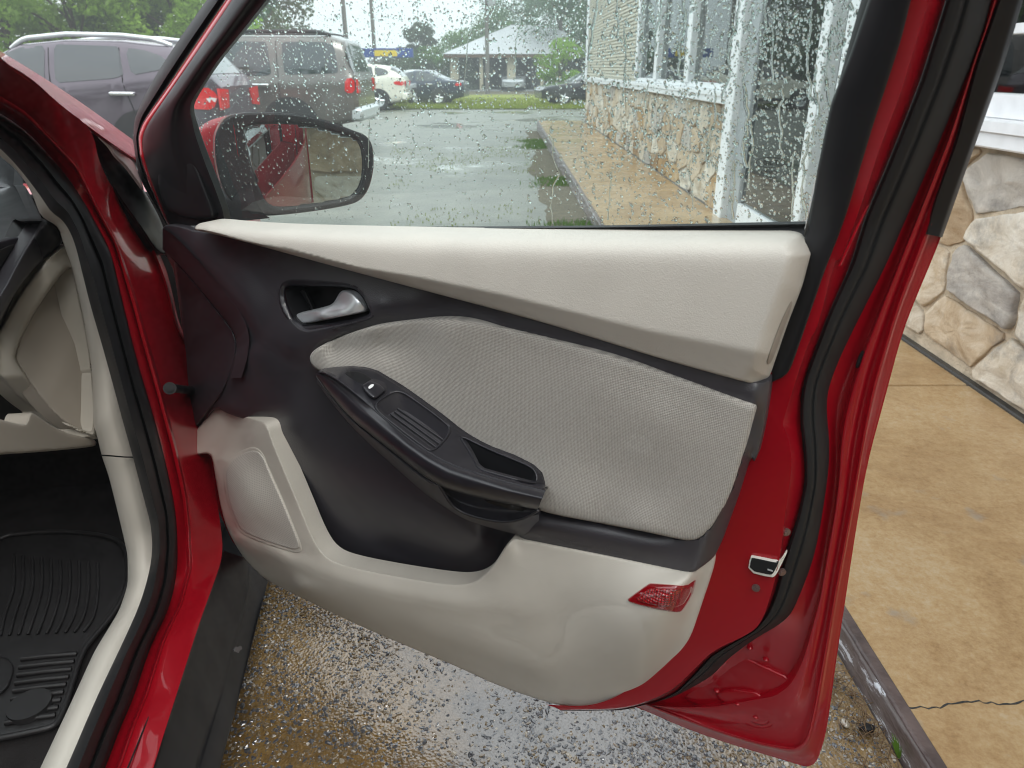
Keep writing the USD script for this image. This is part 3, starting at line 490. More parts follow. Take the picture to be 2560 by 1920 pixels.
# black inner frame strip between glass and red frame, with the grey glass run channel
B0 = C('A5', (690, 0), (570, 350), (450, 650), (360, 1100), (300, 1480)) + C('B8', (465, 640), (440, 900), (330, 1200), (285, 1375)); B1c = C('A5', (945, 0), (885, 250), (805, 500), (705, 800), (615, 1100), (525, 1400), (420, 1659)) + C('B8', (565, 830), (445, 1180), (405, 1290), (378, 1328), (312, 1358))
obj('frame_trim', loft([tw(ext(B0), -.052), tw(ext(mix2(B0, B1c, .06)), -.035), tw(ext(mix2(B0, B1c, .9)), -.026), tw(ext(B1c), -.033)], 90, 2), 'black_plastic', door, 60)
G0 = C('A5', (636, 0), (520, 420), (420, 800), (330, 1250), (285, 1440), (262, 1490)); G1 = C('A5', (695, 0), (575, 350), (455, 650), (365, 1100), (305, 1400), (298, 1500))
obj('glass_channel', loft([tw(ext(G0), -.072), tw(ext(mix2(G0, G1, .5)), -.056), tw(ext(G1), -.05)], 60, 2), 'rubber_grey', door, 60)
# front of the window frame: weatherstrip, red edge, dark inner frame and mirror trim
F0 = C('A1', (1340, 0), (1150, 270), (1000, 500), (870, 750), (862, 900), (880, 1050), (910, 1170), (980, 1290), (1085, 1465))
F1 = C('A1', (1462, 0), (1290, 255), (1080, 570), (925, 790), (893, 880), (905, 1010), (950, 1150), (1050, 1390), (1090, 1462))
F2 = C('A1', (1502, 0), (1335, 250), (1115, 570), (955, 800), (918, 890), (925, 1000), (980, 1180), (1065, 1390), (1096, 1462))
F3 = C('S', (676, 0), (620, 70), (550, 154), (487, 252), (484, 275), (500, 330), (530, 410), (552, 465), (572, 520), (580, 565))
obj('frame_weatherstrip', loft([tw(ext(F0), -.105), tw(ext(mix2(F0, F1, .25)), -.088), tw(ext(mix2(F0, F1, .6)), -.082), tw(ext(mix2(F0, F1, .8)), -.09), tw(ext(F1), -.08)], 90, 2), 'rubber', door, 60)
obj('frame_edge', loft([tw(ext(F1), -.082), tw(ext(mix2(F1, F2, .5)), -.066), tw(ext(F2), -.064)], 90, 2), 'red_paint', door, 60)
obj('frame_inner', loft([tw(ext(F2), -.066), tw(ext(mix2(F2, F3, .1)), -.054), tw(ext(mix2(F2, F3, .45)), -.044), tw(ext(mix2(F2, F3, .62)), -.052), tw(ext(mix2(F2, F3, .9)), -.052), tw(ext(F3), -.075)], 90, 2), 'black_plastic', door, 50)
obj('mirror_trim', panel(C('A1', (1000, 1010), (1040, 955), (1130, 917), (1200, 925), (1250, 1000), (1320, 1180), (1380, 1330), (1400, 1420), (1250, 1425), (1130, 1390), (1070, 1350), (1030, 1240)), [(0, 0, -.036)], 16, .008, .02, 8), 'black_plastic', door, 40)
# glass
GL = C('S', (700, -160), (676, -10), (612, 70), (540, 154), (478, 252), (478, 280), (520, 400), (560, 500), (576, 572), (900, 576), (1500, 576), (2010, 572), (2030, 480), (2100, 200), (2170, -10), (2200, -160))
gw = lambda q: -.072 + np.maximum(0, .06 * (560 - np.asarray(q)[:, 1]) / 560)
gl = panel(GL, gw, 0, 0, .004, 60, k=0); 
glass = obj('window_glass', gl, 'door_glass', door, True)
obj('belt_seal', loft([C('S', (600, 560, -.075), (900, 567, -.07), (1400, 565, -.068), (1700, 560, -.066), (2014, 553, -.064)), C('S', (600, 562, -.06), (900, 571, -.056), (1400, 570, -.054), (1700, 565, -.052), (2014, 560, -.05)),
                       C('S', (600, 563, -.062), (900, 573, -.06), (1400, 574, -.058), (1700, 571, -.056), (2012, 568, -.054)), C('S', (600, 572, -.05), (900, 580, -.048), (1400, 590, -.046), (1700, 596, -.045), (2010, 600, -.043))], 60, 1), 'rubber', door, 50)
# woven insert
ins = C('D', (668, 775), (672, 762), (690, 748), (730, 728), (800, 706), (880, 693), (950, 689), (1010, 692), (1100, 709), (1300, 761), (1450, 809), (1600, 867), (1628, 874), (1634, 882), (1624, 910), (1604, 985), (1577, 1070), (1548, 1125), (1521, 1156), (1502, 1168), (1480, 1168), (1400, 1150), (1300, 1131), (1165, 1106), (1100, 1070), (1000, 1010), (850, 900), (720, 815), (686, 800), (674, 790))
ins_ctrl = wz(shift(ins[::2], 0, 0), .007) + wz(C('B1', (1330, 985), (1500, 975), (1700, 955), (1950, 945)), -.004) + wz(C('B1', (1290, 1060), (1450, 1080), (1700, 1090)), .004) + wz(C('S', (1150, 900), (1250, 1000)), .006) + wz(C('S', (1500, 960), (1650, 1050)), .014) + wz(C('S', (1350, 1100), (1500, 1180), (1620, 1240)), .006) + wz(C('S', (1450, 1270), (1600, 1310)), .013) + wz(C('S', (1400, 880), (1100, 820)), .009)
ins_w = depth_of(ins_ctrl, 'thin_plate_spline', 1e-4)
# dark carrier of the trim with its recessed map pocket
car_out = C('D', (352, 490), (362, 485), (400, 491), (425, 499)) + C('S', (583, 584), (717, 621), (920, 677), (1060, 711)) + C('B3', (0, 592), (400, 706), (1000, 893), (1750, 1098), (1800, 1088), (1845, 1068), (1838, 1150), (1800, 1400), (1740, 1659)) + \
    C('B4', (1418, 0), (1356, 210), (1306, 350), (1228, 560), (1180, 610), (1075, 684), (900, 650), (500, 565), (70, 500)) + C('B5', (2170, 1010), (2075, 1150), (1985, 1255), (1900, 1298), (1750, 1300), (1400, 1245), (1080, 1180), (930, 1120), (870, 1010), (780, 790), (620, 415), (575, 275), (545, 250), (345, 200), (250, 140), (160, 285), (60, 400), (45, 392)) + \
    C('A6', (1215, 1540), (1235, 1450), (1225, 1250), (1215, 1050), (1190, 900), (1150, 600), (1130, 470), (1100, 400), (1062, 330), (1055, 200))
ring_m = C('B1', (955, 575), (958, 540), (975, 508), (1020, 492), (1100, 488), (1300, 504), (1480, 516), (1530, 545), (1578, 612), (1628, 722), (1610, 745), (1550, 768), (1180, 848), (1120, 846), (1060, 805), (1005, 735), (965, 650))
carrier_w = relief([
    wz(C('B1', (150, 90), (260, 190), (385, 330), (550, 520), (690, 700), (745, 830), (765, 930)), -.002)[:0] or ramp_w(C('B1', (150, 90), (260, 190), (385, 330), (550, 520), (690, 700), (745, 830), (765, 930)), -.034, -.028, -.02, -.012, -.006, -.008, -.014),
    ramp_w(C('B1', (85, 95), (180, 190), (330, 360), (500, 560), (640, 740), (695, 850), (705, 930)), -.042, -.034, -.028, -.022, -.02),
    wz(C('B1', (85, 245), (172, 328), (400, 595), (585, 825), (622, 905)), -.066), wz(C('B1', (165, 340), (390, 605), (570, 835), (606, 915)), -.075),
    wz(C('B1', (180, 400), (205, 600), (240, 900), (270, 1280), (270, 1500), (255, 1650)), -.118),
    ramp_w(C('B1', (330, 110), (600, 180), (1000, 290), (1600, 455), (2014, 560)), -.030, -.024, -.018, -.010, -.006), ramp_w(C('B1', (500, 300), (900, 400), (1400, 520), (1900, 640)), -.020, -.012, -.004, -.001), wz(C('B3', (0, 620), (400, 735), (1000, 925), (1730, 1130)), .0), wz(C('B3', (0, 760), (300, 840), (1000, 1050), (1700, 1240)), .0),
    wz(C('B3', (1745, 1130), (1745, 1235)), .001), wz(C('B3', (1840, 1090), (1800, 1390), (1745, 1659)), -.016),
    ramp_w(C('B1', (780, 420), (850, 650), (880, 900), (1050, 1080), (1150, 1150)), -.012, -.002, .002, -.004, -.010), wz(C('B1', (1700, 640), (1200, 930), (1000, 1000)), .004),
    ramp_w(C('B1', (700, 1000), (690, 1150), (640, 1300), (560, 1400)), -.014, -.022, -.03, -.035), wz(C('B1', (480, 1150), (430, 1400)), -.075),
    ramp_w(C('B4', (1385, 0), (1315, 200), (1262, 335), (1165, 500), (1085, 645)), .0, .0, .003), wz(C('B4', (1408, 0), (1346, 210), (1297, 345), (1224, 550)), -.016), wz(C('B4', (1060, 530), (900, 500), (600, 430), (210, 345)), .004), wz(C('B4', (1050, 650), (900, 620), (500, 535), (90, 460)), .004),
    ramp_w(C('B5', (610, 270), (640, 400), (800, 780), (900, 1010), (965, 1090), (1080, 1150), (1400, 1215), (1750, 1268), (1900, 1262), (1980, 1210), (2060, 1110), (2150, 985)), -.030, -.036, -.046, -.060, -.062, -.055),
    ramp_w(C('B5', (680, 300), (850, 560), (1060, 790), (1300, 980), (1600, 1120)), -.014, -.020, -.030, -.040, -.048),
    *[wz(C('S', *l_), -.03) for l_ in (((860, 900), (1150, 1000), (1500, 1200), (1650, 1280)), ((1650, 1285), (1760, 1080)), ((960, 850), (1400, 970), (1780, 1070)), ((1350, 1250), (1650, 1290)), ((1300, 1050), (1500, 1040), (1740, 1090)), ((1500, 1200), (1720, 1180)))],
    ramp_w(C('B5', (820, 300), (1050, 560), (1330, 780), (1650, 940), (1950, 1000)), -.012, -.010, -.010, -.010, -.004),
    ], 8, pull=.01)
ins_poly = Polygon(chaikin([p[:2] for p in ins], 2, True)).buffer(-2)
def carrier_behind(q): w = carrier_w(q); inside = shapely.contains_xy(ins_poly, q[:, 0], q[:, 1]); return np.where(inside, np.minimum(w, ins_w(q) - .012), w)
obj('door_panel', panel(car_out, carrier_behind, 5, .003, .03, 7, k=1, holes=[ring_m]), 'charcoal_plastic', door, 50)
# the trim's front end: a pale chamfer running down to the side that faces the hinges
cu = C('B1', (78, 92), (130, 118), (200, 180), (350, 338), (520, 532), (655, 705), (712, 840), (722, 930), (705, 1060), (660, 1200)); cl_ = C('B1', (78, 250), (110, 272), (170, 328), (290, 460), (400, 595), (588, 825), (622, 905), (628, 980), (615, 1080), (580, 1200))
obj('trim_chamfer', loft([ramp_w(cu, -.036, -.026, -.016, -.008, -.014), ramp_w(mix2(cu, cl_, .10), -.039, -.029, -.019, -.011, -.016), ramp_w(mix2(cu, cl_, .9), -.058, -.050, -.044, -.038, -.030), ramp_w(cl_, -.064, -.056, -.050, -.044, -.036)], 80, 3), 'charcoal_plastic', door, 60)
sd_o = C('B1', (82, 252), (110, 276), (170, 332), (290, 464), (400, 599), (586, 828), (619, 908), (625, 985), (608, 1090), (560, 1230), (500, 1340), (450, 1395), (380, 1480), (262, 1650), (268, 1500), (270, 1300), (255, 1050), (235, 850), (205, 600), (175, 400), (150, 345), (95, 300))
obj('trim_side', panel(sd_o, depth_of(ramp_w(C('B1', (82, 252), (170, 332), (400, 599), (586, 828), (619, 908)), -.068, -.058, -.05) + wz(C('B1', (608, 1090), (500, 1340)), -.046) + wz(C('B1', (150, 345), (205, 600), (255, 1050), (270, 1300), (262, 1650)), -.10), 'linear'), 5, .004, .012, 9), 'charcoal_plastic', door, 50)
# beige arm-height pad
pad = C('B1', (312, 95), (318, 78), (350, 52), (420, 43), (600, 62), (850, 79), (1200, 93)) + C('S', (1060, 578), (1260, 582)) + C('B3', (1000, 73), (1900, 76), (1985, 80), (2030, 98), (2050, 145), (2075, 172), (2108, 190), (2114, 220), (2090, 300), (2050, 450), (1990, 600), (1925, 770), (1862, 960), (1835, 1060), (1790, 1106), (1745, 1113), (1400, 1020), (1000, 906), (400, 718), (0, 605)) + C('B1', (1600, 442), (1000, 277), (600, 167), (400, 120), (330, 106))
pad_t = np.array(C('B1', (312, 60), (420, 43), (600, 62), (850, 79), (1200, 93)) + C('S', (1060, 578), (1260, 582)) + C('B3', (1000, 74), (1900, 76), (2120, 80)))
pad_b = np.array(C('B1', (312, 100), (400, 120), (600, 167), (1000, 277), (1600, 442)) + C('B3', (0, 605), (400, 718), (1000, 906), (1400, 1020), (1745, 1113), (2120, 1216)))
pad_c = np.array(C('B1', (312, 92), (400, 106), (700, 193), (1000, 250), (1500, 381), (2014, 466)) + C('B3', (0, 495), (450, 605), (1000, 740), (1740, 885), (2120, 960)))
pad_r = shapely.LineString(C('B3', (2090, 130), (2114, 220), (2090, 300), (2050, 450), (1990, 600), (1925, 770), (1862, 960), (1835, 1060), (1800, 1106)))
def pad_w(q):
    q = np.asarray(q, float); x, y = q[:, 0], q[:, 1]; yt, yb, yc = (np.interp(x, c[:, 0], c[:, 1]) for c in (pad_t, pad_b, pad_c)); h = np.maximum(yc - yt, 4); sc = np.clip(h / 110, .12, 1)
    up = .0335 * sc ** .5 - .05 * sc ** .4 * np.exp(-np.clip(y - yt, -5, None) / (10 + 7 * sc)) - .007 * np.clip((yc - y) / np.maximum(h, 30), 0, 1) * sc
    lo = .0335 * sc ** .5 - .024 * sc ** .5 * (y - yc) / np.maximum(yb - yc, 3); k = .0009
    w = -k * np.log(np.exp(-up / k) + np.exp(-lo / k)); dr = shapely.distance(pad_r, shapely.points(q)); return w - .045 * np.clip(1 - dr / 62, 0, 1) ** 2.2
obj('upper_trim', panel(pad, pad_w, 8, .004, .03, 5), 'beige_leather', door, 50)
obj('trim_end_cap', panel(C('B3', (1996, 525), (1975, 545), (1920, 660), (1870, 790), (1828, 910), (1812, 975), (1845, 965), (1880, 880), (1935, 720), (1985, 590)), lambda q: pad_w(q) + .0035, 4, .003, .006, 5), 'taupe_plastic', door, 40)
obj('fabric_insert', panel(ins, lambda q: ins_w(q) + .0015, 20, .005, .02, 6), 'weave', door, True)
# armrest
a0 = C('B2', (150, 216), (180, 191), (250, 178), (400, 168), (520, 180), (600, 205), (700, 270), (850, 370), (1100, 555), (1220, 655), (1400, 760), (1600, 830), (1750, 900), (1820, 960), (1845, 1040), (1848, 1085))
a1 = C('B2', (152, 222), (190, 202), (300, 257), (450, 372), (650, 550), (850, 714), (1000, 814), (1150, 894), (1350, 959), (1600, 1034), (1846, 1090))
a3 = C('B2', (148, 236), (250, 374), (400, 547), (600, 707), (750, 824), (900, 944), (1000, 1014), (1080, 1057), (1250, 1114), (1500, 1174), (1790, 1226))
am = mix2(a1, a3, .45)
arm_w = depth_of(ramp_w(a0, .012, .014, .014, .014) + ramp_w(a1, .03, .062, .075, .075, .06), 'linear')
h1 = C('B2', (590, 455), (605, 430), (650, 395), (720, 355), (780, 352), (850, 395), (1000, 500), (1125, 600), (1142, 640), (1120, 690), (1060, 755), (1005, 798), (950, 765), (850, 690), (700, 575), (600, 495))
h2 = C('B2', (1215, 690), (1240, 688), (1320, 728), (1450, 790), (1600, 850), (1740, 908), (1780, 955), (1788, 1015), (1762, 1036), (1600, 996), (1450, 955), (1350, 925), (1310, 840), (1265, 760))
arm_top = list(a0) + list(reversed(a1[1:]))
def pocket(hole, down, wf=arm_w, spread=.9):
    h = resample(chaikin(hole, 2, True), step=8, closed=True); top = at(h[:, :2], wf(h[:, :2])); n = len(top); cen = top.mean(0)
    bot = cen + (top - cen) * spread - np.array([0, 0, down]); idx = np.r_[0:n, 0]
    walls = np.stack([top[idx], (top * .6 + bot * .4)[idx] , bot[idx]]); v = walls.reshape(-1, 3)
    fl = Polygon((bot @ np.stack([EU, ND], 1))); tri = trimesh.creation.triangulate_polygon(fl, engine='earcut')
    return cat([trimesh.Trimesh(v, grid_faces(3, n + 1), process=False)]), bot
armrest = obj('armrest', [panel(arm_top, arm_w, 4, .002, .006, 9, holes=[h1, h2], k=1),
    loft([ramp_w(a1, .03, .062, .075, .075, .06), ramp_w(mix2(a1, a3, .15), .034, .070, .085, .085, .07), ramp_w(mix2(a1, a3, .4), .036, .076, .092, .092, .078), ramp_w(mix2(a1, a3, .7), .034, .074, .09, .09, .076), ramp_w(mix2(a1, a3, .93), .028, .064, .08, .08, .066), ramp_w(a3, .02, .056, .07, .068, .056)], 90, 3)], 'charcoal_smooth', door, 50)
s0 = C('B2', (150, 242), (250, 384), (400, 557), (600, 717), (750, 834), (900, 954), (1000, 1022), (1060, 1047), (1100, 1110), (1150, 1190), (1230, 1250), (1400, 1300), (1550, 1322), (1700, 1290), (1800, 1225))
s1 = C('B2', (160, 290), (260, 430), (400, 600), (560, 760), (750, 930), (950, 1110), (1100, 1210), (1250, 1300), (1400, 1350), (1550, 1390), (1700, 1425), (1800, 1440))
obj('armrest_skirt', loft([ramp_w(shift(s0, 0, -3), .012, .045, .06, .045, .012), ramp_w(s0, .016, .05, .066, .05, .010), ramp_w(mix2(s0, s1, .12), .016, .05, .066, .05, .010), ramp_w(mix2(s0, s1, .7), .0, .02, .032, .028, .007), ramp_w(s1, -.02, -.012, -.004, .004, .003)], 90, 2), 'charcoal_plastic', door, 50)
obj('pull_recess', loft([C('B2', (1050, 1030, .06), (1250, 1105, .045), (1500, 1165, .04), (1810, 1215, .035)), C('B2', (1080, 1070, .045), (1220, 1180, .03), (1450, 1220, .025), (1810, 1228, .025)), C('B2', (1080, 1110, .05), (1200, 1250, .05), (1450, 1330, .045), (1810, 1260, .03))], 40, 4), 'charcoal_plastic', door, 60)
pk1, b1_ = pocket(h1, .030); pk2, b2_ = pocket(h2, .052, spread=.7)
obj('tray_pocket', pk1, 'charcoal_plastic', door, 60)
obj('pull_pocket', pk2, 'black_plastic', door, 60)
def flat_floor(bot, lift, shrink=.96):
    cen = bot.mean(0); bb = cen + (bot - cen) * shrink + np.array([0, 0, lift]); n = len(bb)
    return trimesh.Trimesh(np.vstack([bb, bb.mean(0)]), np.array([[i, (i + 1) % n, n] for i in range(n)]), process=False)
obj('pocket_floor', flat_floor(b2_, .004, 1.02), 'black_plastic', door)
mat_f = obj('tray_mat', flat_floor(b1_, .006, 1.03), 'charcoal_plastic', door)
mn_ = np.linalg.svd(b1_ - b1_.mean(0))[2][2]; mn_ = mn_ if mn_[2] > 0 else -mn_; PL['mat'] = (mn_, float(mn_ @ b1_.mean(0)))
for y_ in ((752, 478, 1092, 708), (730, 500, 1066, 738), (700, 518, 1042, 765), (672, 532, 1014, 788)):
    obj('mat_rib', tube(at([C('B2', y_[:2])[0], C('B2', y_[2:])[0]], .0085, 'mat'), .0016, 6), 'charcoal_smooth', door, True)
def rimline(hole, r): h = resample(chaikin(hole, 2, True), step=9, closed=True); P = at(h[:, :2], arm_w(h[:, :2])); return tube(np.vstack([P, P[:1]]), r, 7)
obj('pocket_rim', rimline(h1, .0014), 'charcoal_smooth', door, True); obj('pocket_rim', rimline(h2, .0014), 'charcoal_smooth', door, True)
# seam line along the roll
sp = resample(chaikin(a1, 2), 60); obj('armrest_seam', tube(at(sp[:, :2], arm_w(sp[:, :2]) + .0006), .0009, 6), 'charcoal_smooth', door, True)
sp = resample(chaikin(ramp_w(s0[:8], .018, .052, .068), 2), 40); obj('skirt_edge', tube(at(sp[:, :2], sp[:, 2]), .0011, 6), 'charcoal_smooth', door, True)
sp = resample(chaikin(ramp_w(s0[7:], .066, .058, .05, .034), 2), 40); obj('skirt_edge', tube(at(sp[:, :2], sp[:, 2]), .0022, 8), 'charcoal_smooth', door, True)
# window switch
obj('switch_recess', panel(C('B2', (345, 207), (420, 197), (490, 207), (548, 246), (632, 292), (620, 312), (560, 300), (490, 300), (440, 280), (395, 245)), lambda q: arm_w(q) + .0008, 3, .001, .003, 5), 'black_plastic', door)
sw = obj('window_switch', panel(C('B2', (478, 312), (520, 285), (545, 268), (600, 285), (640, 310), (668, 345), (640, 372), (585, 408), (560, 400), (520, 365)), lambda q: arm_w(q) + .007 - .000002 * ((q[:, 0] - 930) ** 2), 8, .004, .008, 4), 'charcoal_smooth', door, 60)
obj('switch_mark', panel(C('B2', (533, 322), (548, 302), (573, 296), (577, 306), (560, 325), (540, 334)), lambda q: arm_w(q) + .0078, 0, 0, .0006, 3, k=1), 'white_mark', door)
# inner door handle
ring_o = C('B1', (932, 600), (935, 545), (955, 495), (1005, 468), (1100, 464), (1300, 480), (1480, 498), (1540, 530), (1585, 600), (1650, 735), (1640, 762), (1560, 790), (1200, 882), (1130, 884), (1060, 845), (985, 750), (945, 670))
ring_i = C('B1', (988, 575), (990, 540), (1010, 524), (1100, 522), (1300, 528), (1480, 536), (1520, 556), (1570, 620), (1612, 705), (1600, 728), (1550, 745), (1160, 812), (1105, 806), (1045, 745), (1002, 650))
hb = lambda q: np.clip(carrier_w(q), -.02, .004)
handle_off = depth_of(wz(ring_o, .0035) + wz(ring_i, -.006), 'linear'); handle_w = lambda q: handle_off(q) + hb(q); H0 = float(hb(np.array(ring_o)).mean())
obj('handle_bezel', panel(ring_o, handle_w, 7, .004, .012, 6, holes=[ring_i]), 'charcoal_smooth', door, 50)
hi_ = resample(chaikin(ring_i, 2, True), step=8, closed=True); top_ = at(hi_[:, :2], handle_w(hi_[:, :2]) - .001); cen_ = top_.mean(0); bot_ = cen_ + (top_ - cen_) * .93 - ND * .034; ix = np.r_[0:len(top_), 0]
obj('handle_cup', [trimesh.Trimesh(np.stack([top_[ix], bot_[ix]]).reshape(-1, 3), grid_faces(2, len(ix)), process=False), flat_floor(bot_, 0, 1.0)], 'black_plastic', door, 50)
obj('cup_fold', loft([wz(C('B1', (1095, 560), (1150, 640), (1195, 740)), -.034 + H0), wz(C('B1', (1120, 545), (1165, 630), (1215, 740)), -.02 + H0), wz(C('B1', (1150, 540), (1190, 620), (1235, 740)), -.034 + H0)], 20, 3), 'black_plastic', door, True)
lev = C('B1', (1047, 742), (1060, 726), (1180, 700), (1290, 673), (1345, 645), (1365, 610), (1392, 560), (1420, 549), (1475, 560), (1535, 610), (1590, 680), (1594, 706), (1560, 718), (1400, 745), (1200, 790), (1120, 802), (1080, 792))
lev_c = wz(C('B1', (1050, 740), (1085, 790)), -.006) + wz(C('B1', (1250, 700), (1250, 775)), .004) + wz(C('B1', (1250, 735), (1400, 700)), .011) + wz(C('B1', (1420, 560), (1590, 700), (1380, 620)), -.004) + wz(C('B1', (1500, 650),), .006)
obj('handle_lever', panel(lev, [(x_, y_, w_ + H0) for x_, y_, w_ in lev_c], 7, .005, .008, 5), 'satin_silver', door, 60)
# lower beige trim
low = C('B5', (255, 125), (300, 158), (350, 180), (450, 205), (555, 232), (590, 262), (640, 410), (800, 780), (885, 990), (960, 1108), (1080, 1162), (1400, 1227), (1750, 1284), (1880, 1282), (1970, 1240), (2060, 1140), (2125, 1030), (2165, 990), (2185, 988)) + C('B4', (300, 515), (700, 592), (1000, 653), (1072, 670), (1120, 640), (1190, 575), (1212, 566), (1216, 580), (1210, 640), (1130, 880), (1080, 1040), (1020, 1150), (940, 1230), (800, 1350), (680, 1420), (560, 1455), (450, 1455)) + \
    C('B6', (1720, 770), (1600, 735), (1400, 665), (1200, 570), (1000, 490), (720, 370), (500, 265), (350, 190), (250, 140), (180, 75)) + C('B5', (430, 1110), (350, 980), (300, 850), (260, 640), (236, 490), (222, 455), (190, 445), (75, 466), (62, 445), (45, 390), (100, 330), (160, 262), (220, 178))
low_w = relief([
    wz(C('B5', (255, 125), (220, 180), (160, 262), (100, 330), (48, 392)), -.088), wz(C('B5', (345, 182), (308, 258), (238, 346), (158, 415), (85, 455)), -.056), wz(C('B5', (358, 192), (322, 268), (252, 356), (172, 425)), -.0545),
    ramp_w(C('B5', (370, 200), (440, 225), (555, 250)), -.052, -.034, -.004), ramp_w(C('B5', (430, 262), (370, 370), (270, 468)), -.040, -.040, -.044),
    ramp_w(C('B5', (570, 262), (610, 400), (770, 780), (855, 990), (935, 1110), (1080, 1182), (1400, 1246), (1750, 1302), (1890, 1300), (1990, 1255), (2080, 1150), (2150, 1030)), .008, .016, .018, .018),
    ramp_w(C('B5', (490, 330), (560, 440), (700, 780), (790, 1010), (870, 1110)), -.006, .006, .014, .016), ramp_w(C('B5', (300, 480), (300, 640), (360, 860), (430, 960), (600, 1030), (760, 1090)), -.026, -.020, -.012, -.004, .006, .012),
    ramp_w(C('B5', (372, 992), (500, 1045), (600, 1082), (690, 1118)) + C('B6', (500, 112), (700, 172), (900, 222), (1100, 262), (1300, 296), (1450, 315), (1580, 322), (1720, 316)), -.016, .004, .016, .024, .026, .025, .021, .0165),
    ramp_w(C('B5', (395, 1035), (510, 1085), (620, 1125), (700, 1160)) + C('B6', (500, 158), (700, 212), (900, 262), (1100, 302), (1300, 338), (1430, 355), (1580, 368), (1720, 366)), -.024, -.004, .010, .018, .021, .0205, .0175, .0145),
    ramp_w(C('B5', (262, 640), (300, 850), (360, 990), (440, 1110)) + C('B6', (250, 138), (350, 188), (500, 262), (720, 367), (1000, 487), (1200, 567), (1400, 660), (1600, 730), (1720, 765), (1850, 788)), -.04, -.05, -.05, -.045),
    ramp_w(C('B6', (400, 190), (700, 290), (1000, 390), (1300, 490), (1600, 580)), -.012, -.004, 0),
    ramp_w(C('B4', (450, 1440), (680, 1410), (800, 1340), (930, 1225), (1010, 1145), (1075, 1035), (1128, 878), (1208, 640), (1214, 572)), -.045, -.042, -.03, -.024),
    ramp_w(C('B4', (1064, 690), (1080, 700), (1020, 880), (970, 1010), (900, 1140), (800, 1260)), .012, .012, .004, -.012), ramp_w(C('B4', (1100, 690), (1052, 880), (1002, 1020), (930, 1150)), -.006, -.01, -.02),
    wz(C('B4', (60, 500), (300, 540), (700, 615), (1050, 675)), .008)], 8, pull=.01)
lower = obj('lower_trim', panel(low, low_w, 7, .005, .03, 6), 'beige_plastic', door, 50)
sg = C('B5', (500, 404), (540, 420), (570, 465), (600, 545), (690, 745), (765, 930), (812, 1050), (808, 1085), (770, 1092), (600, 1040), (430, 975), (385, 920), (325, 760), (302, 600), (312, 525), (370, 455), (450, 412))
obj('speaker_rim', panel(sg, lambda q: low_w(q) + .0014, 6, .0016, .004, 7), 'beige_plastic', door, 50)
cs = np.mean(sg, 0); obj('speaker_grille', panel([tuple(cs + (np.array(p) - cs) * .93) for p in sg], lambda q: low_w(q) + .0032, 5, .0016, .003, 7), 'grille_plastic', door, 50)
# red door reflector
rf = C('B4', (705, 828), (730, 808), (830, 735), (850, 731), (960, 740), (1050, 748), (1095, 715), (1109, 709), (1107, 735), (1085, 810), (1030, 895), (1010, 905), (900, 890), (730, 850))
rc = np.mean(rf, 0)
obj('reflector_frame', panel(rf, lambda q: low_w(q) + .003, 5, .004, .008, 5, k=1), 'red_lens', door, 50)
obj('reflector', panel(C('B4', (760, 822), (835, 765), (870, 762), (1050, 768), (1085, 745), (1075, 790), (1022, 872), (900, 868), (775, 838)), lambda q: low_w(q) + .0052, 3, .002, .006, 4, k=1), 'reflector_red', door, 40)
# latch opening in the shut face
obj('latch_rim', panel(C('B4', (1416, 580), (1440, 582), (1575, 612), (1592, 600), (1625, 545), (1632, 556), (1600, 620), (1565, 690), (1540, 702), (1404, 668)), depth_of(wz(C('B4', (1404, 668), (1416, 580), (1540, 700), (1570, 612)), -.030) + wz(C('B4', (1625, 545), (1632, 560)), -.05), 'linear'), 2, .001, .004, 4, k=1), 'white_sealer', door)
obj('latch_opening', panel(C('B4', (1424, 588), (1440, 588), (1572, 618), (1585, 612), (1550, 678), (1535, 686), (1412, 658)), [(0, 0, -.0285)], 2, .001, .004, 4, k=1), 'black_hole', door)
obj('latch_hook', panel(C('B4', (1518, 650), (1550, 660), (1548, 668), (1516, 658)), [(0, 0, -.027)], 1, .001, .003, 3, k=0), 'satin_silver', door)
obj('frame_slot', loft([tw(C('A5', (690, 1280), (600, 1480), (520, 1659)), -.03), tw(C('A5', (680, 1288), (585, 1500), (505, 1670)), -.026), tw(C('A5', (668, 1300), (570, 1500), (492, 1670)), -.03)], 20, 2), 'red_paint', door, 60)
# check strap between pillar and door
obj('check_strap', [tube([at(C('A6', (1100, 1218)), -.100, 'q')[0], at(C('A6', (1160, 1224)), -.098, 'q')[0], at(C('A6', (1260, 1238)), -.115)[0]], [.0085, .0075, .009], 8)], 'black_plastic', door, True)
def disc(c, nrm, r, h, n=20):
    cy = trimesh.creation.cylinder(r, h, sections=n); cy.apply_transform(trimesh.geometry.align_vectors([0, 0, 1], nrm)); cy.apply_translation(c); return cy
pc = at(C('A6', (1100, 1220)), -.096, 'q')[0]; pn = (EYE - pc) / np.linalg.norm(EYE - pc)
obj('strap_bolt', [disc(pc, pn, .0105, .007), disc(pc + pn * .005, pn, .006, .006, 6)], 'rubber', door, 30)
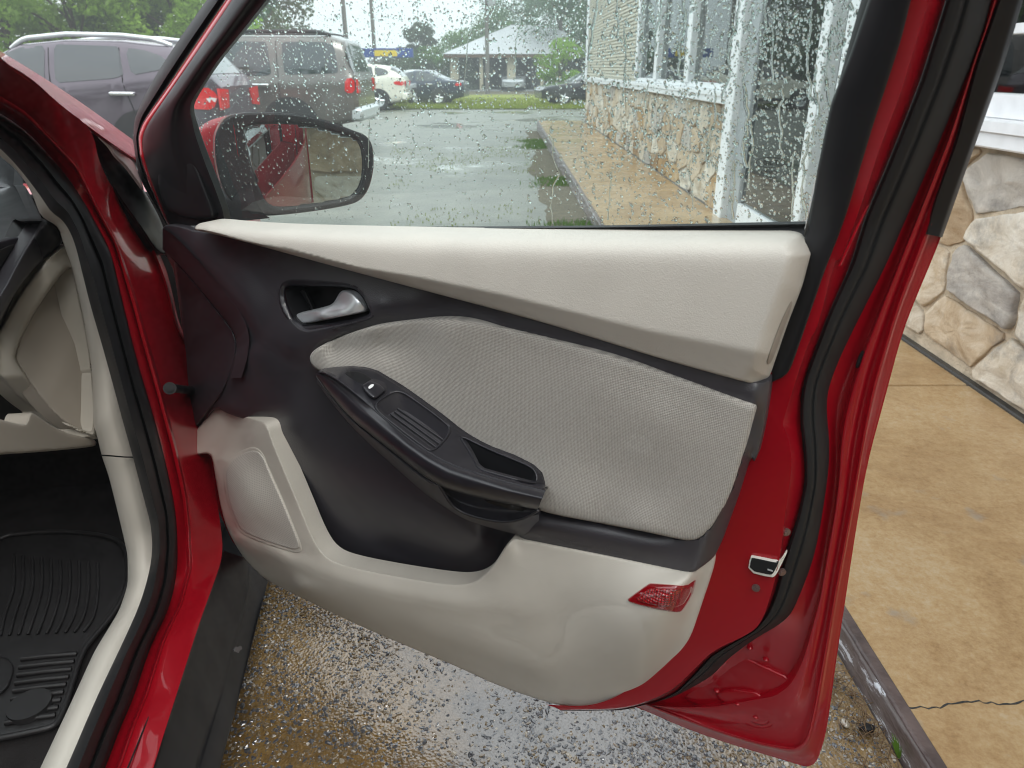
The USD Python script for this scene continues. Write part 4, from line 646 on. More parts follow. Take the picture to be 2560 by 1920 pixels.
# outside mirror: housing, glass, foot
wm = -.30
mo = C('A2', (150, 1000), (200, 880), (250, 832), (330, 810), (500, 800), (800, 818), (1000, 872), (1150, 932), (1240, 962), (1285, 1020), (1300, 1110), (1298, 1220), (1270, 1340), (1220, 1420), (1150, 1462), (900, 1508), (600, 1543), (430, 1545), (300, 1480), (190, 1300))
MN = EU * math.cos(math.radians(28)) + ND * math.sin(math.radians(28))            # the way the mirror faces
mcen = at(C('A2', (790, 1170)), wm)[0]
PL['m'] = (MN, float(MN @ mcen))
def dome_panel(outline, front, back, plane):
    o = resample(chaikin(outline, 2, True), step=10, closed=True); P0 = at(o[:, :2], front, plane); n = PL[plane][0]; c = P0.mean(0); rings_ = [P0]
    for fr in np.linspace(.12, 1, 8): rings_.append(c + (P0 - c) * math.sqrt(max(0.0, 1 - fr ** 2.2)) - n * back * fr)
    v = np.stack(rings_); v = np.concatenate([v, v[:, :1]], 1); return trimesh.Trimesh(v.reshape(-1, 3), grid_faces(len(rings_), v.shape[1]), process=False)
obj('mirror_housing', dome_panel(mo, -.004, .10, 'm'), 'red_paint', door, 60)
mi_ = C('A2', (330, 885), (420, 862), (660, 845), (900, 880), (1130, 945), (1225, 990), (1258, 1080), (1262, 1230), (1235, 1350), (1170, 1425), (1050, 1455), (800, 1492), (580, 1516), (480, 1440), (395, 1180), (345, 960))
mi = [tuple(p) for p in (np.array(mi_) - np.mean(mi_, 0)) * [.93, .92] + np.mean(mi_, 0) + [0, 2]]
obj('mirror_rim', panel(mo, [(0, 0, 0.0)], 8, .006, .012, 10, holes=[mi], plane='m'), 'black_plastic', door, 50)
obj('mirror_glass', panel([tuple(p) for p in (np.array(mi) - np.mean(mi, 0)) * 1.04 + np.mean(mi, 0)], lambda q: -.0095 + 0 * q[:, 0], 0, 0, .003, 9, plane='m'), 'mirror_silver', door, True)
obj('mirror_arm', loft([wz(C('A2', (40, 920), (120, 860), (250, 826)), wm + .09), wz(C('A2', (60, 1000), (150, 940), (300, 900)), wm + .1), wz(C('A2', (110, 1150), (190, 1120), (330, 1100)), wm + .1), wz(C('A2', (180, 1330), (250, 1330), (380, 1330)), wm + .08)], 20, 3), 'red_paint', door, 50)
obj('mirror_foot', loft([wz(C('A2', (190, 1345), (300, 1345), (420, 1300)), wm + .1), wz(C('A2', (100, 1420), (260, 1450), (480, 1480)), wm + .12), wz(C('A2', (60, 1560), (260, 1590), (560, 1560)), wm + .12)], 20, 3), 'black_plastic', door, 50)
obj('mirror_edge', loft([wz(C('A2', (250, 826), (240, 1000), (270, 1200), (290, 1350), (420, 1545)), wm + .02), wz(C('A2', (300, 815), (310, 1000), (350, 1200), (400, 1400), (470, 1545)), wm + .05), wz(C('A2', (345, 860), (360, 1000), (400, 1180), (480, 1430), (520, 1530)), wm + .02)], 30, 3), 'black_plastic', door, 50)

# fixings along the shut face
for (x, y), w_ in zip(C('S', (1974, 1180), (1966, 1330), (1955, 1430), (1890, 1470)), (-.046, -.046, -.046, -.0335)):
    p_ = at([[x, y]], w_)[0]; n_ = ND * .8 + EU * .6 if w_ < -.04 else ND; obj('latch_screw', [disc(p_, n_ / np.linalg.norm(n_), .0048, .003, 16), disc(p_ + ND * .0018, n_ / np.linalg.norm(n_), .0022, .0025, 6)], 'screw_steel', door, 30)
# ---------------------------------------------------------------- rain on the outer face of the door glass, and the maker's print
rng = np.random.default_rng(7)
gpoly = Polygon([p[:2] for p in GL]).intersection(shapely.box(440, -150, 2200, 562))
PL['g'] = (ND, CD)
def glass_out(xy, off=-.0052): xy = np.asarray(xy, float); return at(xy, gw(xy) + off)
slant = .06 / (560 / FPX)                                             # how the pane leans, per metre upwards, near enough
VU = np.array([0, 0, 1.0]) + ND * .19; VU /= np.linalg.norm(VU); VN = np.cross(EU, VU); VN = VN if VN @ ND > 0 else -VN
def cap_mesh(n=9, rings=3):
    v, f = [], []
    th = np.arange(n) * 2 * math.pi / n
    for k in range(rings + 1):
        a = k / rings * math.pi / 2
        if k == rings: v.append([0, 0, 1]); break
        for t in th: v.append([math.cos(a) * math.cos(t), math.cos(a) * math.sin(t), math.sin(a)])
    v = np.array(v)
    for k in range(rings - 1):
        for j in range(n): a, b, c, d = k * n + j, k * n + (j + 1) % n, (k + 1) * n + (j + 1) % n, (k + 1) * n + j; f += [[a, b, c], [a, c, d]]
    top = len(v) - 1; k = rings - 1; f += [[k * n + j, k * n + (j + 1) % n, top] for j in range(n)]
    f += [[0, j + 1, j] for j in range(1, n - 1)]
    return v, np.array(f)
cv, cf = cap_mesh()
def add_drops(xy, r, sx, sy, hgt, rot):
    base = glass_out(xy); n = len(xy); lump = 1 + .16 * rng.standard_normal((n, len(cv)))
    x = cv[None, :, 0] * r[:, None] * sx[:, None] * lump; y = cv[None, :, 1] * r[:, None] * sy[:, None] * lump; z = cv[None, :, 2] * r[:, None] * hgt[:, None]
    c, s = np.cos(rot)[:, None], np.sin(rot)[:, None]; x, y = x * c - y * s, x * s + y * c
    v = base[:, None] + x[..., None] * EU + y[..., None] * VU - z[..., None] * VN
    f = cf[None] + (np.arange(n) * len(cv))[:, None, None]
    return trimesh.Trimesh(v.reshape(-1, 3), f.reshape(-1, 3)[:, ::-1], process=False)
def scatter(n, fn):
    x0, y0, x1, y1 = gpoly.bounds; q = rng.uniform([x0, y0], [x1, y1], (n * 4, 2)); q = q[shapely.contains_xy(gpoly, q[:, 0], q[:, 1])]
    q = q[rng.random(len(q)) < fn(q)]; return q[:n]
dens = lambda q: np.clip(1.0 - .75 * (q[:, 1] / 520) + .35 * (q[:, 0] > 1450), .12, 1) * (.35 + .9 * meshkit.noise(np.c_[q / 110, np.zeros(len(q))], 3))
q = scatter(12500, dens); u_ = rng.random(len(q))
r = .00032 + .0011 * u_ ** 4 + .00042 * u_
drops = [add_drops(q, r, rng.uniform(.8, 1.1, len(q)), rng.uniform(.95, 1.7, len(q)), rng.uniform(.35, .6, len(q)), rng.normal(.12, .22, len(q)))]
q = scatter(700, lambda q: np.clip((q[:, 0] - 1200) / 500, .0, 1) * .9 + .08); u_ = rng.random(len(q))
drops.append(add_drops(q, .0009 + .0011 * u_ ** 2, rng.uniform(.7, 1.1, len(q)), rng.uniform(1.0, 2.1, len(q)), rng.uniform(.3, .5, len(q)), rng.normal(.15, .35, len(q))))
def trickle(x, y0, y1, wdt, sway):
    n = max(6, int((y1 - y0) / 9)); y = np.linspace(y0, y1, n); k = rng.uniform(0, 100)
    xx = x + (meshkit.fbm(np.c_[y / 55 + k, np.full(n, k), np.zeros(n)], 3, 5) - .5) * sway - (y - y0) * rng.normal(.05, .05)
    rr = wdt * (.55 + .9 * meshkit.noise(np.c_[y / 16 + k, np.full(n, k), np.zeros(n)], 9)); rr[0] *= .4; rr[-1] *= 1.35
    p = glass_out(np.c_[xx, y]); t = np.gradient(p, axis=0); t /= np.linalg.norm(t, axis=1, keepdims=True); sd_ = np.cross(t, VN)
    ang = np.linspace(0, math.pi, 7); v = p[:, None] + rr[:, None, None] * (np.cos(ang)[None, :, None] * sd_[:, None] - .55 * np.sin(ang)[None, :, None] * VN)
    m_ = v.shape[1]; f = []
    for i in range(n - 1):
        for j in range(m_): f.append([i * m_ + j, i * m_ + (j + 1) % m_, (i + 1) * m_ + (j + 1) % m_, (i + 1) * m_ + j])
    f = np.array(f); caps = [[0, j + 1, j] for j in range(1, m_ - 1)]; b = (n - 1) * m_; caps += [[b, b + j, b + j + 1] for j in range(1, m_ - 1)]
    return trimesh.Trimesh(v.reshape(-1, 3), np.vstack([f[:, [0, 1, 2]], f[:, [0, 2, 3]], caps]), process=False)
runs = []
for x, y0, y1, wd, sw in ((1498, -20, 150, .0016, 40), (1385, 300, 560, .0010, 40), (1650, -20, 130, .0013, 40), (1710, -20, 190, .0016, 44), (1838, 0, 240, .0016, 50), (1865, 180, 420, .0020, 60), (1838, 400, 548, .0015, 46),
                         (1905, -10, 120, .0014, 40), (2030, 20, 250, .0018, 44), (2052, 160, 350, .0017, 44), (2020, 330, 550, .0017, 40), (1955, 220, 400, .0014, 50), (1985, 380, 550, .0012, 30), (2075, 60, 300, .0014, 34), (1530, 420, 550, .0009, 34), (1385, 20, 120, .0009, 30), (1560, 60, 260, .0010, 30),
                         (1300, 40, 180, .0008, 24), (1178, 30, 220, .0007, 22), (1780, 230, 420, .0013, 46), (1620, 200, 340, .0010, 36), (1730, 380, 520, .0009, 30), (920, 300, 420, .0008, 20), (1880, 300, 470, .0011, 36), (1935, 60, 210, .0011, 36), (1545, -20, 90, .0012, 36)):
    runs.append(trickle(x, y0, y1, wd * .85, sw * .8))
tag(obj('raindrops', drops, 'water_drop', door, True), kind='stuff')
tag(obj('rain_trickles', runs, 'water_drop', door, True), kind='stuff')
# print on the glass: it reads from outside, so it is mirrored from the cabin
def glass_text(s, cx, cy, h, bold=False):
    t = meshkit.text_mesh(s, h, .0002, bold); t.apply_translation(-t.bounds.mean(0)); o = at([[cx, cy]], gw(np.array([[cx, cy]])) + .0008)[0]
    v = o + t.vertices[:, :1] * (-EU) + t.vertices[:, 1:2] * VU + t.vertices[:, 2:] * VN
    return trimesh.Trimesh(v, t.faces, process=False)
def px_m(cx, cy): return np.linalg.norm(at([[cx + 1, cy]], gw(np.array([[cx, cy]])))[0] - at([[cx, cy]], gw(np.array([[cx, cy]])))[0])
pm = px_m(1925, 420)
pr = [glass_text('Carlite', 1922, 430, 9.5 * pm, True), glass_text('SOLAR TINT', 1925, 443, 4.6 * pm), glass_text('TEMPERED AS2', 1925, 453, 4.6 * pm), glass_text('DOT-376 M2H4', 1923, 464, 4.6 * pm), glass_text('A21410 A', 1921, 474, 4.6 * pm)]
th = np.linspace(0, 2 * math.pi, 40); ov = np.c_[1926 + 36 * np.cos(th), 406 + 12.5 * np.sin(th)]
pr.append(tube(at(ov, gw(ov) + .0008), .00035, 5))
fo = glass_text('Ford', 1926, 406, 12 * pm, True); pr.append(fo)
obj('glass_print', pr, 'black_print', door, False)
# ---------------------------------------------------------------- the red car: body around the door opening
SR = C('A1', (0, 735), (150, 830), (300, 980), (450, 1160), (560, 1330), (640, 1480)) + C('A6', (720, 330), (790, 640), (860, 930), (920, 1150), (990, 1380)) + C('A7', (740, 250), (790, 480), (800, 620), (800, 780), (760, 950), (680, 1100), (600, 1350), (540, 1480), (475, 1659), (400, 1830))
SL = C('A1', (0, 962), (100, 1060), (250, 1250), (330, 1375)) + C('A6', (415, 135), (482, 262), (540, 500), (590, 700), (650, 900), (720, 1150), (795, 1430)) + C('A7', (600, 260), (650, 450), (685, 580), (686, 720), (640, 900), (560, 1080), (430, 1350), (300, 1659), (215, 1830))
def q_of(pts, q0=-.11, top=.10):                                    # the opening's rim leans inwards with the pillar
    return [(p[0], p[1], q0 - top * max(0, (520 - p[1]) / 520) ** 1.0) for p in pts]
mixq = lambda a, b, f, n=100: [tuple(np.array(p) * (1 - f) + np.array(q) * f) for p, q in zip(resample(a, n), resample(b, n))]
def extl(c, d=120): a, b = np.array(c[0]), np.array(c[1]); e = a + (a - b) / np.linalg.norm((a - b)[:2]) * d; return [tuple(e)] + list(c)
SRe, SLe = extl(SR), extl(SL)
PB = C('S', (-60, 60), (0, 150)) + C('A1', (200, 500), (400, 690), (600, 830)) + C('A1', (640, 1060), (760, 1270), (900, 1480)) + C('A6', (1040, 430), (1130, 700), (1195, 900), (1235, 1150), (1300, 1400)) + C('A7', (950, 250), (985, 500), (1010, 690), (962, 830), (900, 1000), (820, 1250), (690, 1659), (640, 1830))
pbq = [.02, .0, -.02, -.05, -.08, -.115, -.14, -.14, -.135, -.13, -.13, -.13, -.125, -.11, -.09, -.065, -.05, -.05, -.05, -.05, -.05][:len(PB)]
PBq = [(p[0], p[1], q) for p, q in zip(PB, pbq)]
seal_q = lambda pts, d=0: [(x, y, q + d) for x, y, q in q_of(pts)]
body = obj('body_side', cat([loft([seal_q(SRe, -.006), mixq(seal_q(SRe, -.004), PBq, .22, 120), mixq(seal_q(SRe, .004), PBq, .34, 120), mixq(seal_q(SRe, .004), PBq, .8, 120), PBq], 160, 3, 'q')]), 'red_paint', car, 50)
obj('body_step', loft([mixq(seal_q(SRe), PBq, .20, 120), [(x, y, q + .006) for x, y, q in mixq(seal_q(SRe), PBq, .27, 120)], mixq(seal_q(SRe), PBq, .34, 120)], 140, 3, 'q'), 'red_paint', body, 60)
obj('opening_seal', loft([seal_q(SLe, -.035), seal_q(mixq(SLe, SRe, .08), -.016), seal_q(mixq(SLe, SRe, .3), .012), seal_q(mixq(SLe, SRe, .52), .006), seal_q(mixq(SLe, SRe, .6), -.004), seal_q(mixq(SLe, SRe, .68), .004), seal_q(mixq(SLe, SRe, .86), .006), seal_q(mixq(SLe, SRe, .96), -.006), seal_q(SRe, -.012)], 170, 3, 'q'), 'rubber', car, 60)
# sill cover
RL = C('A7', (1010, 680), (962, 825), (900, 995), (820, 1245), (690, 1655), (630, 1840)); RM = C('A7', (1130, 720), (1115, 900), (1045, 1170), (960, 1430), (890, 1659), (835, 1840)); RR = C('A7', (1230, 700), (1205, 830), (1172, 950), (1112, 1200), (1060, 1400), (992, 1659), (945, 1840))
rq = lambda c, a_, b_: ramp_w(c, a_, a_ * .55 + b_ * .45, b_)
obj('sill_cover', loft([rq(shift(RL, -3, 0), -.100, -.056), rq(RL, -.090, -.046), rq(mixq(RL, RM, .08), -.089, -.043), rq(mixq(RL, RM, .9), -.083, -.022), rq(RM, -.081, -.018), rq(mixq(RM, RR, .15), -.080, -.015), rq(mixq(RM, RR, .95), -.073, -.001), rq(RR, -.075, -.004), rq([(p[0] - 26, p[1] - 6) for p in resample(RR, 30)], -.12, -.05)], 60, 2, 'q'), 'rocker_plastic', car, 50)
obj('sill_groove', tube(at(resample(C('A7', (880, 870), (780, 1150), (690, 1380), (575, 1659), (520, 1790)), 30), -.076, 'q') , .0011, 5), 'rubber', car, True)
sc = at(C('A7', (1075, 1115)), -.010, 'q')[0]
obj('paint_scuff', panel(C('A7', (1052, 1132), (1064, 1108), (1072, 1116), (1086, 1104), (1094, 1124), (1080, 1128), (1076, 1143), (1064, 1134)), [(0, 0, -.026)], 0, 0, .0012, 2, plane='q', k=1), 'scuff', car)
# outer pillar, the rubber in the fender gap, the tip of the fender
obj('windscreen_pillar', loft([[(p[0], p[1], q) for p, q in zip(C('A1', (-170, 210), (0, 332), (200, 450), (440, 605), (640, 745), (860, 905)), (-.60, -.56, -.50, -.44, -.38, -.34))], [(p[0], p[1], q) for p, q in zip(C('A1', (-170, 235), (0, 352), (200, 475), (420, 640), (640, 810), (870, 960)), (-.29, -.28, -.26, -.245, -.23, -.22))],
       [(p[0], p[1], q) for p, q in zip(C('A1', (-170, 260), (0, 385), (190, 520), (400, 685), (640, 870), (880, 1035)), (.02, .0, -.03, -.06, -.09, -.11))], [(p[0], p[1], q) for p, q in zip(C('A1', (-170, 275), (0, 400), (185, 535), (395, 700), (635, 890), (880, 1060)), (.01, -.01, -.04, -.07, -.10, -.12))]], 50, 3, 'q'), 'red_paint', car, 60)
obj('fender_gap_rubber', panel(C('A1', (540, 900), (610, 825), (660, 870), (740, 1000), (850, 1115), (960, 1270), (1070, 1480), (1090, 1659), (1010, 1640), (900, 1470), (760, 1280), (620, 1040)), wz(C('A1', (600, 850), (540, 900)), -.15) + wz(C('A1', (1080, 1600), (900, 1450)), -.115), 8, .01, .03, 8, plane='q', mode='linear'), 'black_plastic', car, 50)
obj('body_pillar_ridge', loft([[(p[0], p[1], q) for p, q in zip(C('A6', (800, 0), (900, 200), (1000, 420), (1060, 560), (1120, 820), (1195, 930)), (-.15, -.15, -.145, -.14, -.14, -.14))], [(p[0], p[1], q) for p, q in zip(C('A6', (830, 0), (945, 210), (1040, 420), (1085, 560), (1140, 820), (1205, 930)), (-.13, -.13, -.125, -.12, -.12, -.125))], [(p[0], p[1], q) for p, q in zip(C('A6', (860, 0), (990, 260), (1075, 440), (1110, 570), (1160, 800), (1220, 920)), (-.15, -.15, -.145, -.14, -.14, -.14))]], 40, 4, 'q'), 'red_paint', body, 60)
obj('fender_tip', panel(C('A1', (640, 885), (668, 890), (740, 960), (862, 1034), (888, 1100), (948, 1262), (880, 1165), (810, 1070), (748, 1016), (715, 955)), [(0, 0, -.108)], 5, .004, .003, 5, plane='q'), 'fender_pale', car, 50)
for (x, y) in C('A6', (1060, 1105),): obj('hinge_bolt', disc(at([[x, y]], -.128, 'q')[0], NC, .007, .004), 'red_paint', car)
# cabin: pale trim inside the seal
KL = C('A1', (-60, 950), (0, 1012), (110, 1100), (200, 1230), (262, 1400)) + C('A6', (380, 170), (412, 285), (470, 430), (540, 750), (600, 1100), (612, 1460)) + C('A7', (438, 140), (462, 245), (495, 340), (540, 520), (580, 690), (580, 830), (540, 950), (430, 1130), (330, 1350), (185, 1659), (100, 1840))
KR = extl(SL, 60)
kl = lambda pts, d: [(x, y, q_of([(x, y)], -.15)[0][2] + d) for x, y in [p[:2] for p in pts]]
obj('sill_trim', loft([kl(KL, -.065), kl(mixq(KL, KR, .05), -.04), kl(mixq(KL, KR, .5), -.015), kl(mixq(KL, KR, 1.03), .0)], 130, 2, 'q'), 'beige_plastic', car, 60)
obj('trim_joint', tube(at(resample(C('A7', (455, 249), (500, 252), (560, 257), (602, 258)), 12), -.15, 'q'), .0012, 5), 'rubber', car, True)
# dash end, instrument panel edge and top
PL['d'] = (NC, CC)
de = C('A6', (405, 285), (462, 283), (500, 300), (480, 420), (545, 750), (605, 1100), (620, 1500), (640, 1560), (600, 1530), (450, 1480), (360, 1440), (230, 1370), (100, 1270), (0, 1150), (-60, 1080), (-60, 900), (0, 830), (100, 640), (250, 430))
de_in = C('A6', (465, 425), (485, 560), (540, 800), (590, 1100), (610, 1500), (560, 1500), (450, 1450), (300, 1320), (190, 1160), (110, 1040), (100, 1000), (180, 800), (300, 610), (400, 480))
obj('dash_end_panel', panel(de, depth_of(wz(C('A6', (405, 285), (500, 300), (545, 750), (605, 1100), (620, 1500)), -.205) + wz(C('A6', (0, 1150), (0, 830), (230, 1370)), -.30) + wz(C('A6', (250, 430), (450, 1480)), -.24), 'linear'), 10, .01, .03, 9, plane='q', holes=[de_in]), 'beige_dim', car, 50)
obj('dash_end_inset', panel([tuple(p) for p in (np.array(de_in) - np.mean(de_in, 0)) * 1.05 + np.mean(de_in, 0)], depth_of(wz(C('A6', (465, 425), (540, 800), (610, 1500)), -.228) + wz(C('A6', (100, 1000),), -.29) + wz(C('A6', (300, 610), (300, 1320)), -.262), 'linear'), 10, .004, .02, 10, plane='q'), 'taupe_plastic', car, 50)
obj('dash_edge', panel(C('A6', (262, 112), (300, 130), (365, 145), (400, 190), (408, 270), (360, 330), (250, 425), (100, 640), (0, 835), (-80, 960), (-80, 680), (0, 590), (90, 470), (180, 300), (225, 190)), depth_of(wz(C('A6', (300, 130), (408, 270)), -.20) + wz(C('A6', (100, 640), (0, 835)), -.29) + wz(C('A6', (0, 590), (180, 300), (262, 112)), -.25), 'linear'), 14, .02, .04, 8, plane='q'), 'black_plastic', car, 50)
obj('dash_vent', panel(C('A6', (-60, 285), (20, 262), (100, 245), (165, 232), (185, 240), (150, 300), (60, 430), (0, 540), (-60, 600)), [(0, 0, -.262)], 6, .004, .01, 8, plane='q'), 'charcoal_smooth', car, 50)
obj('vent_opening', panel(C('A6', (-60, 350), (40, 300), (110, 278), (60, 360), (0, 450), (-60, 520)), [(0, 0, -.259)], 3, .003, .006, 8, plane='q'), 'black_hole', car, 50)
PL['t'] = (np.array([0, 0, 1.0]), 0.0)
CROP['E'] = (0, 325, .525)
obj('dash_top', panel(C('E', (-120, 295), (0, 275), (50, 262), (108, 257), (126, 275), (166, 350), (196, 412), (202, 436), (150, 515), (60, 525), (0, 540), (-120, 580)), relief([ramp_w(C('E', (-120, 295), (0, 275), (50, 262), (108, 257)), -.62, -.52), ramp_w(C('E', (126, 275), (166, 350), (196, 412), (202, 436)), -.46, -.34, -.27), wz(C('E', (150, 515), (60, 525), (0, 540), (-120, 580)), -.29)], 8), 8, .006, .02, 7, plane='q', k=1), 'dash_grey', car, 60)
obj('dash_edge', panel(C('E', (198, 432), (225, 429), (262, 436), (277, 455), (295, 470), (301, 500), (298, 542), (240, 587), (170, 652), (100, 732), (40, 832), (0, 912), (-120, 1120), (-120, 980), (0, 770), (22, 738), (92, 600), (152, 508)), [(0, 0, -.235)], 9, .01, .02, 7, plane='q', k=1), 'charcoal_plastic', car, 60)
obj('dash_vent', panel(C('E', (-120, 600), (0, 537), (60, 516), (128, 502), (134, 512), (102, 562), (40, 652), (0, 722), (-120, 890)), [(0, 0, -.272)], 5, .004, .01, 6, plane='q', k=1), 'dash_grey', car, 50)
obj('vent_opening', panel(C('E', (-120, 660), (0, 585), (78, 548), (60, 585), (0, 650), (-120, 770)), [(0, 0, -.2655)], 3, .002, .004, 6, plane='q', k=1), 'black_hole', car, 50)
obj('glovebox_bottom', panel(C('A6', (-60, 1400), (0, 1422), (155, 1460), (170, 1440), (190, 1372), (220, 1382), (300, 1440), (380, 1490), (500, 1530), (610, 1545), (632, 1585), (600, 1600), (300, 1630), (0, 1650), (-60, 1650)), [(0, 0, -.222)], 7, .006, .03, 8, plane='q'), 'taupe_plastic', car, 50)
obj('dash_shadow_gap', panel(C('A6', (-60, 1050), (0, 1165), (120, 1290), (190, 1375), (160, 1455), (0, 1425), (-60, 1410)), [(0, 0, -.33)], 0, 0, .01, 12, plane='q', k=0), 'black_plastic', car)
# cabin shell that keeps the daylight out: floor, firewall, far side, roof, seat front, windscreen
def cbox(a0_, a1_, l0, l1, z0, z1, bev=.01):
    """A box along the car: a = metres along its axis, l = metres across (negative = inboard)."""
    b = box(l0, l1, a0_, a1_, z0, z1, bev); v = b.vertices.copy(); org = NC * CC
    b.vertices = org[None] + v[:, :1] * NC + v[:, 1:2] * EC + v[:, 2:] * np.array([0, 0, 1.0]); return b
obj('floor_carpet', [cbox(-.6, 1.75, -1.62, -.16, .17, .21)], 'carpet', car)
obj('bulkhead', [cbox(1.70, 1.78, -1.62, -.14, .2, .93), cbox(1.28, 1.72, -1.58, -.40, .60, .83, .04)], 'carpet', car)
obj('centre_console', [cbox(-.3, 1.4, -.92, -.72, .2, .62, .05)], 'charcoal_plastic', car)
obj('far_side', [cbox(-2.0, 2.3, -1.72, -1.64, .2, .95)], 'red_paint', car)
obj('roof', [cbox(-2.3, .42, -1.45, -.30, 1.42, 1.47, .02)], 'red_paint', car)
obj('rear_bulkhead', [cbox(-.75, -.68, -1.62, -.16, .2, 1.25)], 'carpet', car)
obj('seat', [cbox(-.55, .0, -.66, -.24, .25, .52, .06), cbox(-.68, -.52, -.66, -.24, .4, 1.1, .05)], 'taupe_plastic', car, 50)
obj('underbody', [cbox(-2.3, 2.3, -1.6, -.10, .16, .168, 0)], 'black_plastic', car)
wsb = [NC * (CC + l) + EC * a + np.array([0, 0, z]) for a, l, z in ((1.75, -.22, .95), (1.75, -1.55, .95), (.40, -1.42, 1.43), (.40, -.36, 1.43))]
obj('windscreen', trimesh.Trimesh(np.array(wsb), [[0, 1, 2], [0, 2, 3]], process=False), 'wet_sheen_windscreen', car, False)
obj('bonnet', [cbox(1.76, 2.5, -1.6, -.16, .55, .9, .08)], 'red_paint', car, 50)
for a in (2.0, -1.35):
    wc = NC * (CC - .11) + EC * a + np.array([0, 0, .31]); obj('wheel', [disc(wc, NC, .31, .2, 32)], 'rubber', car, 40)
# floor mat: ribbed rubber
matp = lambda c, z: at(c, z, 'z')
mat = thing('floor_mat', 'black ribbed rubber floor mat in the footwell of the red car', 'floor mat')
mo_ = C('A7', (-140, 900), (-60, 620), (200, 590), (430, 600), (560, 640), (585, 760), (560, 880), (500, 980), (430, 1060), (380, 1120), (350, 1190), (310, 1330), (270, 1440), (240, 1475), (100, 1505), (0, 1525), (-140, 1540))
obj('mat_base', panel(mo_, [(0, 0, .222)], 8, .006, .012, 14, plane='z'), 'mat_rubber', mat, 40)
obj('mat_border', tube(at(resample(chaikin(mo_, 2, True), step=12, closed=True), .226, 'z'), .005, 7), 'mat_rubber', mat, True)
for k in range(9):
    y0 = 1150 + k * 36; a = C('A7', (95 - k * 9, y0 + 18)); b = C('A7', (345 - k * 12, y0 - 8 - k * 1.5))
    obj('mat_rib', tube(at(np.array([a[0], ((a[0][0] + b[0][0]) / 2, (a[0][1] + b[0][1]) / 2 - 1), b[0]]), .226, 'z'), .0045, 6), 'mat_rubber', mat, True)
for k in range(10):
    x0 = 60 + k * 42; pts = C('A7', (x0, 700 + k * 4), (x0 + 5, 850), (x0 - 40 + k * 3, 960 + k * 2), (x0 - 60, 1060 - k * 2))
    obj('mat_rib', tube(at(resample(chaikin(pts, 2), 12), .226, 'z'), .003, 6), 'mat_rubber', mat, True)
obj('mat_clip', disc(at(C('A7', (135, 1380)), .229, 'z')[0], [0, 0, 1], .032, .012, 28), 'mat_rubber', mat, 30)
obj('mat_pad', panel(C('A7', (-140, 1160), (20, 1150), (62, 1190), (60, 1240), (20, 1330), (-140, 1360)), [(0, 0, .230)], 6, .006, .01, 8, plane='z'), 'mat_rubber', mat, 40)

def flank(a0_, a1_, prof, n=2): 
    P = [[NC * (CC + q) + EC * a + np.array([0, 0, z]) for q, z in prof] for a in np.linspace(a0_, a1_, n)]
    return trimesh.Trimesh(np.array(P).reshape(-1, 3), grid_faces(n, len(prof)), process=False)
fl = [(-.06, .27), (-.02, .34), (.0, .5), (.0, .66), (-.02, .8), (-.05, .98)]
obj('rear_door', flank(-1.75, -.42, fl), 'red_paint', car, 50)
obj('rear_door_glass', flank(-1.6, -.46, [(-.05, .985), (-.22, 1.38)]), 'car_black_glass', car, False)
obj('rear_quarter', flank(-2.3, -1.76, fl), 'red_paint', car, 50)
obj('centre_pillar', [cbox(-.46, -.38, -.24, -.09, .3, 1.0, .02)], 'red_paint', car, 50)
# ---------------------------------------------------------------- parked cars across the lot
def car_paint(name, c, metal=.5, rough=.3): look(name, {'g': ('geometry', {}), 'n': ('noise_texture', {'scale': 3.0, 'detail': 5.0}), 'r': ('rgb_ramp', {'ramp': [(.3, tuple(x * .9 for x in c)), (.7, tuple(x * 1.08 for x in c))]}), 'p': ('principled_bsdf', {'metallic': metal, 'roughness': rough, 'coat_weight': 1.0, 'coat_roughness': .06})}, [('g.position', 'n.vector'), ('n.fac', 'r.fac'), ('r.color', 'p.base_color')])
car_paint('paint_plum', (.105, .088, .108)); car_paint('paint_taupe', (.16, .146, .135)); car_paint('paint_pearl', (.72, .70, .60), .1); car_paint('paint_navy', (.03, .04, .06)); car_paint('paint_silver', (.42, .44, .46)); car_paint('paint_black', (.02, .022, .028)); car_paint('paint_maroon', (.16, .02, .025)); car_paint('paint_white', (.74, .75, .75), .05)
look('car_window', {'p': ('principled_bsdf', {'base_color': (.018, .024, .026), 'roughness': .03, 'specular_ior_level': .9, 'coat_weight': 1.0})})
look('tail_red', {'g': ('geometry', {}), 'v': ('voronoi_texture', {'scale': 60.0}), 'r': ('rgb_ramp', {'ramp': [(0, (.75, .015, .015)), (1, (.45, .005, .008))]}), 'p': ('principled_bsdf', {'roughness': .12, 'coat_weight': 1.0})}, [('g.position', 'v.vector'), ('v.distance', 'r.fac'), ('r.color', 'p.base_color')])
plain('lamp_clear', (.75, .77, .78), .12, coat_weight=1.0); plain('tyre', (.018, .018, .018), .8); plain('cladding', (.03, .03, .032), .55)
